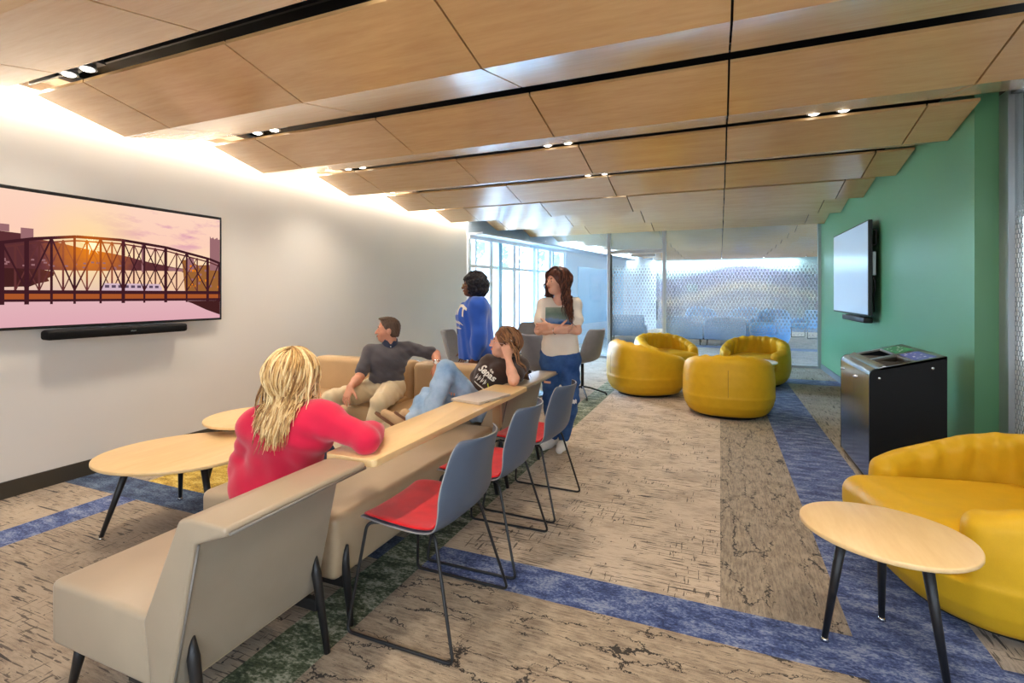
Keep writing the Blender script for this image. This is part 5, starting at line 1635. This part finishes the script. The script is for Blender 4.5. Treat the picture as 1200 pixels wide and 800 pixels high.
for q_, w_ in ((0.05, 0.128), (-0.055, 0.118)):
    g2.cone(A3(J['chest']) + A3(J['face']) * q_ + (0, 0, 0.0), pc + A3(J['face']) * q_ + (0, 0, -0.14), w_, w_ + 0.02, 0.06)
g2.ell(A3(J['chest']) - A3(J['face']) * 0.05 + (0, 0, 0.04), [0.10, 0.14, 0.14], None, 0.06)
g2.cut(pc + np.array([0, 0, -0.135]), (0, 0, -1))
g2.displace(folds(0.0042, [((0.9, 0.1, 0.10), 0.085), ((0.3, 0.9, 0.15), 0.10), ((0.5, 0.2, 0.8), 0.12)], 4))
g2.cone(A3(J['neck']) + (0, 0, 0.01), A3(J['neck']) + (-0.01, 0, 0.13), 0.058, 0.075, 0.01, 'sub')
M_ROYAL = fabric('royal_blue_fleece', srgb(50, 96, 196), 600, 0.06, 0.92, 0.2)
sw = P.child('sweatshirt', g2, M_ROYAL)
fx = A3(J['face']); rt = A3((-0.39, 0.92, 0)) * -1      # letters run from her right shoulder to her left
M_LETTER = fabric('white_felt', srgb(240, 234, 222), 600, 0.04)
M_GOLD = fabric('gold_felt', srgb(222, 170, 70), 600, 0.04)
ctr = A3(J['chest']) + fx * 0.12 + (0, 0, -0.005)
n_ = unit((-0.50, -0.86, 0.0)); rr_ = unit(np.cross((0, 0, 1), n_))
text_on(P, sw, 'PITT', 0.135, ctr + rr_ * 0.035 + np.array([0, 0, 0.03]), rr_, (0, 0, 1), n_, M_LETTER, 'lettering', 0.006, 0.03)
b = bmesh.new()          # striped crest below the lettering
for i in range(4):
    x0 = -0.055 + i * 0.03
    tube(b, [(x0, 0.035 - i * 0.004, 0), (x0 + 0.018, 0.012, 0), (x0 + 0.05, 0.0 - i * 0.006, 0)], [0.003, 0.009, 0.003], 6)
for i in range(3):
    x0 = -0.05 + i * 0.03
    tube(b, [(x0, -0.03, 0), (x0 + 0.02, -0.05, 0), (x0 + 0.05, -0.052, 0)], [0.003, 0.008, 0.003], 6)
drop_on(P, sw, b, ctr + rr_ * 0.03 + np.array([0, 0, -0.075]), rr_, (0, 0, 1), n_, M_LETTER, 'crest')
g2 = P.grid()
leg(g2, J['hipL'], J['knL'], J['anL'], 0.012, 0.97); leg(g2, J['hipR'], J['knR'], J['anR'], 0.012, 0.97); g2.cone(J['hipL'], J['hipR'], 0.10, None, 0.04)
P.child('trousers', g2, denim('blue_black_denim', srgb(30, 36, 54), srgb(52, 62, 88)))
g2 = P.grid(P.lo - 0.1)
shoe(g2, (-2.13, 4.60, 0), (-2.37, 4.51, 0)); shoe(g2, (-2.20, 4.76, 0), (-2.44, 4.67, 0))
P.child('shoes', g2, M_WHITE)
rg = random.Random(3)
g3 = Grid(F.c - 0.25, F.c + 0.25, 0.005)       # round cloud of curls
scalp(g3, F, 0.03, -0.08, 0.125, 0.128, -0.04)
for i in range(430):
    th = rg.uniform(-PI, PI); cz = rg.uniform(-0.85, 1)
    v = np.array([math.sqrt(1 - cz * cz) * math.sin(th), math.sqrt(1 - cz * cz) * math.cos(th), cz])
    p_ = np.array([0, -0.035, 0.010]) + v * np.array([0.134, 0.128, 0.142])
    if p_[1] > 0.045 and p_[2] < 0.055: continue
    if p_[1] > 0.0 and p_[2] < -0.07: continue
    g3.ell(F.p(*p_), [0.012 + 0.010 * rg.random()] * 3, None, 0.006)
g3.ell(F.p(0, -0.045, 0.005), [0.126, 0.112, 0.132], F.R, 0.01)
g3.ell(F.p(0, 0.122, -0.045), [0.080, 0.112, 0.105], F.R, 0.006, 'sub')
P.child('hair', g3, hair_mat('black_curls', srgb(12, 10, 12), srgb(22, 20, 26), srgb(44, 42, 54), 0.5, 0.3))
def glasses(P, F, mat):
    bm = bmesh.new(); o = P.base
    for s_ in (-1, 1):
        c = np.array([s_ * 0.031, 0.103, 0.0])
        tube(bm, [F.p(c[0] + 0.024 * math.cos(a), c[1] - 0.10 * (0.024 * math.cos(a) * s_ + 0.01), c[2] + 0.020 * math.sin(a)) - o for a in np.linspace(0, 2 * PI, 22, endpoint=False)], 0.0022, 6, closed=True)
        tube(bm, [F.p(s_ * 0.056, 0.098, 0.004) - o, F.p(s_ * 0.078, 0.07, 0.006) - o, F.p(s_ * 0.082, -0.005, 0.004) - o], 0.0018, 6)
    tube(bm, [F.p(-0.008, 0.104, 0.004) - o, F.p(0.008, 0.104, 0.004) - o], 0.0018, 6)
    return obj('glasses', bm, mat, P.root)
glasses(P, F, plain('gold_wire', srgb(190, 160, 110), 0.3, 0.8))
bm = bmesh.new()         # lanyard
ps = [A3(J['neck']) + (0.03, 0.01, 0.05), A3(J['neck']) + (-0.0, -0.075, 0.02), ctr + n_ * 0.012 + rr_ * -0.01 + np.array([0, 0, 0.08]), ctr + fx * 0.028 + np.array([0, 0, -0.02]), ctr + fx * 0.035 + np.array([0, 0, -0.10])]
tube(bm, [p_ - P.base for p_ in ps], 0.006, 6)
ly = obj('lanyard', bm, M_BLACK, P.root)
bm = bmesh.new(); box(bm, V(ctr + fx * 0.045 + np.array([0, 0, -0.145]) - P.base), (0.012, 0.055, 0.085), Matrix.Rotation(math.radians(20), 3, 'Z'), 0.003); obj('badge', bm, M_BLACK, ly)

# ================================================== woman in white T-shirt, standing with crossed arms
J = dict(pelvis=(-1.33, 4.345, 0.85), chest=(-1.335, 4.335, 1.185), neck=(-1.33, 4.345, 1.355), shR=(-1.462, 4.285, 1.30), shL=(-1.212, 4.395, 1.30),
         elR=(-1.472, 4.165, 1.075), elL=(-1.160, 4.305, 1.075), wrR=(-1.285, 4.105, 1.085), wrL=(-1.355, 4.085, 1.125),
         hipR=(-1.405, 4.325, 0.82), hipL=(-1.255, 4.365, 0.82), knR=(-1.40, 4.27, 0.46), knL=(-1.20, 4.26, 0.48), anR=(-1.42, 4.43, 0.09), anL=(-1.315, 4.40, 0.09), face=(0.35, -0.93, 0), head=(-1.350, 4.315, 1.505))
P = Person(J, 'woman in white printed T-shirt standing with crossed arms and long wavy hair')
g = P.grid()
torso(g, J, -0.008, sc=0.96); F = Frame(J['head'], (-0.56, -0.83, 0.0), (0.03, 0, 1))
neck_head(g, J, F)
arm(g, J['shR'], J['elR'], J['wrR'], -0.002); arm(g, J['shL'], J['elL'], J['wrL'], -0.002)
leg(g, J['hipL'], J['knL'], J['anL'], -0.008); leg(g, J['hipR'], J['knR'], J['anR'], -0.008)
add_hand(g, J['wrR'], (0.85, 0.45, 0.05), (0.3, 0.6, 0.2), 'R', 0.5); add_hand(g, J['wrL'], (-0.9, 0.25, -0.15), (-0.1, 0.9, 0), 'L', 0.4)
P.finish(g, M_SKIN_LIGHT); face_parts(P.root, F, M_LIP, M_BROWN)
g2 = P.grid()
torso(g2, J, 0.008, k=0.04, hips=False, sc=0.97); arm(g2, J['shL'], J['elL'], J['wrL'], 0.008, 0.31, 0.03, inf2=0.020); arm(g2, J['shR'], J['elR'], J['wrR'], 0.008, 0.31, 0.03, inf2=0.020)
pc = A3(J['pelvis'])
g2.cone(pc + (-0.05, 0, 0.08), pc + (-0.055, 0, -0.02), 0.105, 0.112, 0.06); g2.cone(pc + (0.05, 0, 0.08), pc + (0.055, 0, -0.02), 0.105, 0.112, 0.06)
g2.cut(pc + np.array([0, 0, 0.005]), (0.12, 0, -1))
g2.cone(A3(J['neck']) + (0, -0.012, -0.01), A3(J['neck']) + (0, -0.01, 0.12), 0.066, 0.085, 0.01, 'sub')
g2.displace(folds(0.0050, [((0.9, 0.3, 0.1), 0.085), ((0.5, 0.2, 0.8), 0.10)], 9))
M_CREAM = fabric('cream_jersey', srgb(238, 226, 208), 700, 0.03, 0.9, 0.15)
ts = P.child('t_shirt', g2, M_CREAM)
n_ = unit((0.28, -0.96, 0.0)); rr_ = unit(np.cross((0, 0, 1), n_))
b = bmesh.new(); bmesh.ops.create_grid(b, x_segments=22, y_segments=22, size=0.5)
for v in b.verts: v.co = V((v.co.x * 0.24, v.co.y * 0.20, 0))
m = Mat('print_landscape')
sp = m.n('SeparateXYZ', {0: m.coord()})
zz = m.math('ADD', sp.outputs['Z'], m.math('MULTIPLY', m.noise(m.coord('Object', (14, 14, 20)), 1.0, 5, 0.7), 0.10))
m.principled(Base_Color=m.ramp(m.n('MapRange', {0: zz, 1: 1.12, 2: 1.34}).outputs[0], [(0.1, srgb(30, 52, 92)), (0.3, srgb(62, 104, 160)), (0.42, srgb(120, 150, 190)), (0.52, srgb(126, 140, 136)), (0.7, srgb(108, 132, 118)), (0.95, srgb(160, 172, 150))]), Roughness=0.85)
drop_on(P, ts, b, A3(J['chest']) + n_ * 0.1 + np.array([0, 0, -0.005]), rr_, (0, 0, 1), n_, m.m, 'print', 0.003)
g2 = P.grid()
leg(g2, J['hipL'], J['knL'], J['anL'], 0.006, 0.93, flare=0.012); leg(g2, J['hipR'], J['knR'], J['anR'], 0.006, 0.93, flare=0.012)
g2.cone(J['hipL'], J['hipR'], 0.105, None, 0.05); g2.cone(pc + (-0.05, 0, 0.04), pc + (0.05, 0, 0.04), 0.100, None, 0.05)
g2.displace(folds(0.004, [((0.3, 0.3, 0.9), 0.09), ((0.7, 0.3, 0.5), 0.07)], 6))
tr = P.child('jeans', g2, denim('mid_blue_denim', srgb(34, 62, 112), srgb(70, 104, 156)))
b = bmesh.new(); bmesh.ops.create_grid(b, x_segments=8, y_segments=6, size=0.5)
for v in b.verts: v.co = V((v.co.x * 0.075, v.co.y * 0.035 + 0.006 * math.sin(v.co.x * 20), 0))
drop_on(P, tr, b, A3(J['knL']) + np.array([0.02, -0.05, -0.01]), rr_, (0, 0, 1), n_, fabric('frayed_thread', srgb(214, 206, 204), 500, 0.15), 'knee_rip', 0.003)
b = bmesh.new(); bmesh.ops.create_grid(b, x_segments=8, y_segments=6, size=0.5)
for v in b.verts: v.co = V((v.co.x * 0.06, v.co.y * 0.02, 0))
drop_on(P, tr, b, A3(J['knR']) + np.array([-0.01, -0.05, 0.16]), rr_, (0, 0, 1), n_, M_SKIN_LIGHT, 'knee_rip', 0.003)
g2 = P.grid(P.lo - 0.12)
shoe(g2, (-1.42, 4.45, 0), (-1.47, 4.22, 0)); shoe(g2, (-1.315, 4.43, 0), (-1.30, 4.19, 0))
P.child('shoes', g2, plain('white_trainer', srgb(232, 228, 222), 0.5))
M_WAVY = hair_mat('auburn_brown_hair', srgb(46, 26, 20), srgb(88, 48, 34), srgb(138, 82, 56))
g3 = Grid(F.c - 0.2, F.c + 0.2, 0.005)
scalp(g3, F, 0.013, -0.06, 0.116, 0.126, -0.05)
hb = P.child('hair', g3, M_WAVY)
l_ = hair_locks('hair_locks', P, F, M_WAVY, 330, 0.44, 11, [(g, 0.016)], (0.0035, 0.007), 0.012, 0.11, -0.15, 0.25, (0.10, -0.16, 0), 1.3,
                root_filter=lambda v: v[0] < 0.9)
l_.parent = hb
bm = bmesh.new()
ax = unit(A3(J['elR']) - A3(J['wrR'])); wc = A3(J['wrR']) + ax * 0.02; e1 = unit(np.cross(ax, (0, 0, 1))); e2 = np.cross(ax, e1)
tube(bm, [wc + (e1 * math.cos(a) + e2 * math.sin(a)) * 0.030 - P.base for a in np.linspace(0, 2 * PI, 20, endpoint=False)], 0.003, 6, closed=True)
obj('bracelet', bm, M_CHROME, P.root)

# ================================================== woman reclining in the brown T-shirt
J = dict(pelvis=(-1.72, 3.47, 0.545), chest=(-1.575, 3.50, 0.79), neck=(-1.495, 3.53, 0.912), shL=(-1.375, 3.485, 0.865), shR=(-1.655, 3.54, 0.860),
         elL=(-1.345, 3.275, 0.788), wrL=(-1.425, 3.365, 0.940), elR=(-1.79, 3.50, 0.70), wrR=(-1.80, 3.27, 0.70),
         hipL=(-1.69, 3.39, 0.535), hipR=(-1.76, 3.52, 0.535), knL=(-1.775, 3.08, 0.875), anL=(-1.815, 2.93, 0.56), knR=(-1.93, 3.09, 0.665), anR=(-1.90, 2.84, 0.545), face=(-0.2, -0.9, 0.4), head=(-1.515, 3.505, 1.022))
P = Person(J, 'woman in brown T-shirt and pale jeans reclining with elbow on counter', h=0.005)
g = P.grid()
torso(g, J, -0.008, sc=0.96); F = Frame(J['head'], (-0.82, -0.55, 0.12), (0.10, 0.05, 1), sc=0.97)
neck_head(g, J, F, sc=0.95)
arm(g, J['shL'], J['elL'], J['wrL'], -0.003); arm(g, J['shR'], J['elR'], J['wrR'], -0.003)
leg(g, J['hipL'], J['knL'], J['anL'], -0.008); leg(g, J['hipR'], J['knR'], J['anR'], -0.008)
add_hand(g, J['wrL'], (-0.40, 0.42, 0.82), (-0.35, 0.90, -0.2), 'L', 0.8, 0.05, 0.95); add_hand(g, J['wrR'], (0.3, -0.85, 0.1), (0, -0.2, -1), 'R', 0.5, 0.1, 0.95)
g.cone(J['anL'], A3(J['anL']) + (-0.10, -0.02, -0.05), 0.033, 0.030, 0.02); g.cone(J['anR'], A3(J['anR']) + (-0.12, -0.03, -0.04), 0.033, 0.030, 0.02)
P.finish(g, M_SKIN_LIGHT); face_parts(P.root, F, M_LIP, M_BROWN)
body_girl = g
g2 = P.grid()
torso(g2, J, 0.008, k=0.05, hips=False, sc=0.96); arm(g2, J['shL'], J['elL'], J['wrL'], 0.010, 0.30, 0.03, inf2=0.016); arm(g2, J['shR'], J['elR'], J['wrR'], 0.010, 0.34, 0.03, inf2=0.016)
up = unit(A3(J['chest']) - A3(J['pelvis'])); fx = unit(np.cross(up, unit(A3(J['shR']) - A3(J['shL'])))); fx = fx if fx[1] < 0 else -fx
g2.cut(lerp(J['pelvis'], J['chest'], 0.18), -up)
g2.cone(A3(J['neck']) + fx * 0.012, A3(J['neck']) + up * 0.12, 0.060, 0.075, 0.008, 'sub')
g2.displace(folds(0.0040, [(tuple(up), 0.06), ((0.6, 0.2, 0.7), 0.08)], 12))
M_BRT = fabric('dark_brown_jersey', srgb(58, 40, 32), 700, 0.06, 0.9, 0.15)
ts = P.child('t_shirt', g2, M_BRT)
rr_ = unit(np.cross(up, fx)); nn = fx
rr_ = rr_ if rr_[0] > 0 else -rr_
ct = A3(J['chest']) + fx * 0.1
text_on(P, ts, 'the', 0.034, ct + rr_ * 0.035 + up * 0.030, rr_, up, nn, M_LETTER, 'lettering', 0.0008)
text_on(P, ts, 'Sepas', 0.075, ct + up * -0.005 + rr_ * 0.005, rr_, up, nn, M_LETTER, 'lettering', 0.0022, shear=0.3)
b = bmesh.new()
for i in range(4):
    x0 = -0.062 + i * 0.026
    tube(b, [(x0 + 0.006, 0.03, 0), (x0, 0.0, 0), (x0 - 0.008, -0.022, 0)], [0.002, 0.005, 0.002], 6)
    tube(b, [(x0 + 0.016, 0.02, 0), (x0 + 0.010, 0.0, 0), (x0 + 0.0, -0.012, 0)], [0.0015, 0.003, 0.0015], 6)
drop_on(P, ts, b, ct - up * 0.082, rr_, up, nn, M_LETTER, 'wheat_emblem')
b = bmesh.new(); tube(b, [(-0.016, 0.018, 0), (0.004, -0.004, 0), (0.022, -0.018, 0)], [0.003, 0.006, 0.002], 6)
drop_on(P, ts, b, ct - up * 0.086 + rr_ * 0.062, rr_, up, nn, plain('leaf_green', srgb(190, 200, 40), 0.7), 'leaf_stroke')
b = bmesh.new()
for i in range(11):
    bxr(-0.066 + i * 0.012, -0.0575 + i * 0.012, -0.004, 0.004, 0, 0.001, b)
drop_on(P, ts, b, ct - up * 0.125, rr_, up, nn, M_LETTER, 'small_lettering', 0.003)
g2 = P.grid()
g2.cone(J['hipL'], J['hipR'], 0.098, None, 0.05); g2.cone(A3(J['pelvis']) - (0.03, 0, 0), lerp(J['pelvis'], J['chest'], 0.16), 0.092, 0.090, 0.05)
g2.cut(lerp(J['pelvis'], J['chest'], 0.22), up)
leg(g2, J['hipL'], J['knL'], J['anL'], 0.006, 0.90, flare=0.018); leg(g2, J['hipR'], J['knR'], J['anR'], 0.006, 0.90, flare=0.018)
g2.displace(folds(0.004, [((0.2, 0.5, 0.8), 0.07), ((0.7, 0.4, 0.3), 0.06)], 15))
P.child('jeans', g2, denim('pale_wash_denim', srgb(126, 160, 196), srgb(182, 206, 230)))
g2 = P.grid(P.lo - 0.1)
an = A3(J['anL']); shoe(g2, (-1.86, 2.92, 0.475), (-1.99, 2.80, 0.60), (0.35, 0.35, 0.6), 0.036); shoe(g2, (-1.945, 2.83, 0.475), (-2.10, 2.74, 0.60), (0.35, 0.25, 0.6), 0.036)
so = P.child('slip_on_shoes', g2, plain('tan_canvas', srgb(206, 172, 130), 0.8))
for h_, t_, u_ in (((-1.86, 2.92, 0.475), (-1.99, 2.80, 0.60), (0.35, 0.35, 0.6)), ((-1.945, 2.83, 0.475), (-2.10, 2.74, 0.60), (0.35, 0.25, 0.6))):
    h_, t_, u_ = A3(h_), A3(t_), unit(u_); d_ = unit(t_ - h_); u_ = unit(u_ - d_ * (u_ @ d_)); s_v = np.cross(d_, u_)
    L_ = np.linalg.norm(t_ - h_); pr = []
    for a in np.linspace(0, 2 * PI, 28, endpoint=False):
        pr.append((h_ + d_ * (L_ * 0.5 + math.cos(a) * (L_ * 0.5 + 0.022)) + s_v * math.sin(a) * (0.040 + 0.004 * math.cos(a))))
    b = bmesh.new()
    A_ = [b.verts.new(V(p_ + u_ * 0.010 - P.base)) for p_ in pr]; B_ = [b.verts.new(V(p_ - u_ * 0.006 - P.base)) for p_ in pr]
    b.faces.new(A_); b.faces.new(B_[::-1])
    for i in range(28): b.faces.new((A_[i], B_[i], B_[(i + 1) % 28], A_[(i + 1) % 28]))
    obj('sole', b, plain('brown_rubber_sole', srgb(120, 82, 54), 0.7), so)
M_CHEST = hair_mat('chestnut_hair', srgb(70, 42, 26), srgb(118, 76, 48), srgb(176, 126, 82))
g3 = Grid(F.c - 0.2, F.c + 0.2, 0.005)
scalp(g3, F, 0.013, -0.06, 0.118, 0.126, -0.05)
hb = P.child('hair', g3, M_CHEST)
l_ = hair_locks('hair_locks', P, F, M_CHEST, 420, 0.40, 21, [(g, 0.012)], (0.003, 0.006), 0.008, 0.12, 0.0, 0.4, (0.32, 0.02, 0), 1.6)
l_.parent = hb
glasses(P, F, plain('clear_frame', srgb(206, 170, 160), 0.3))
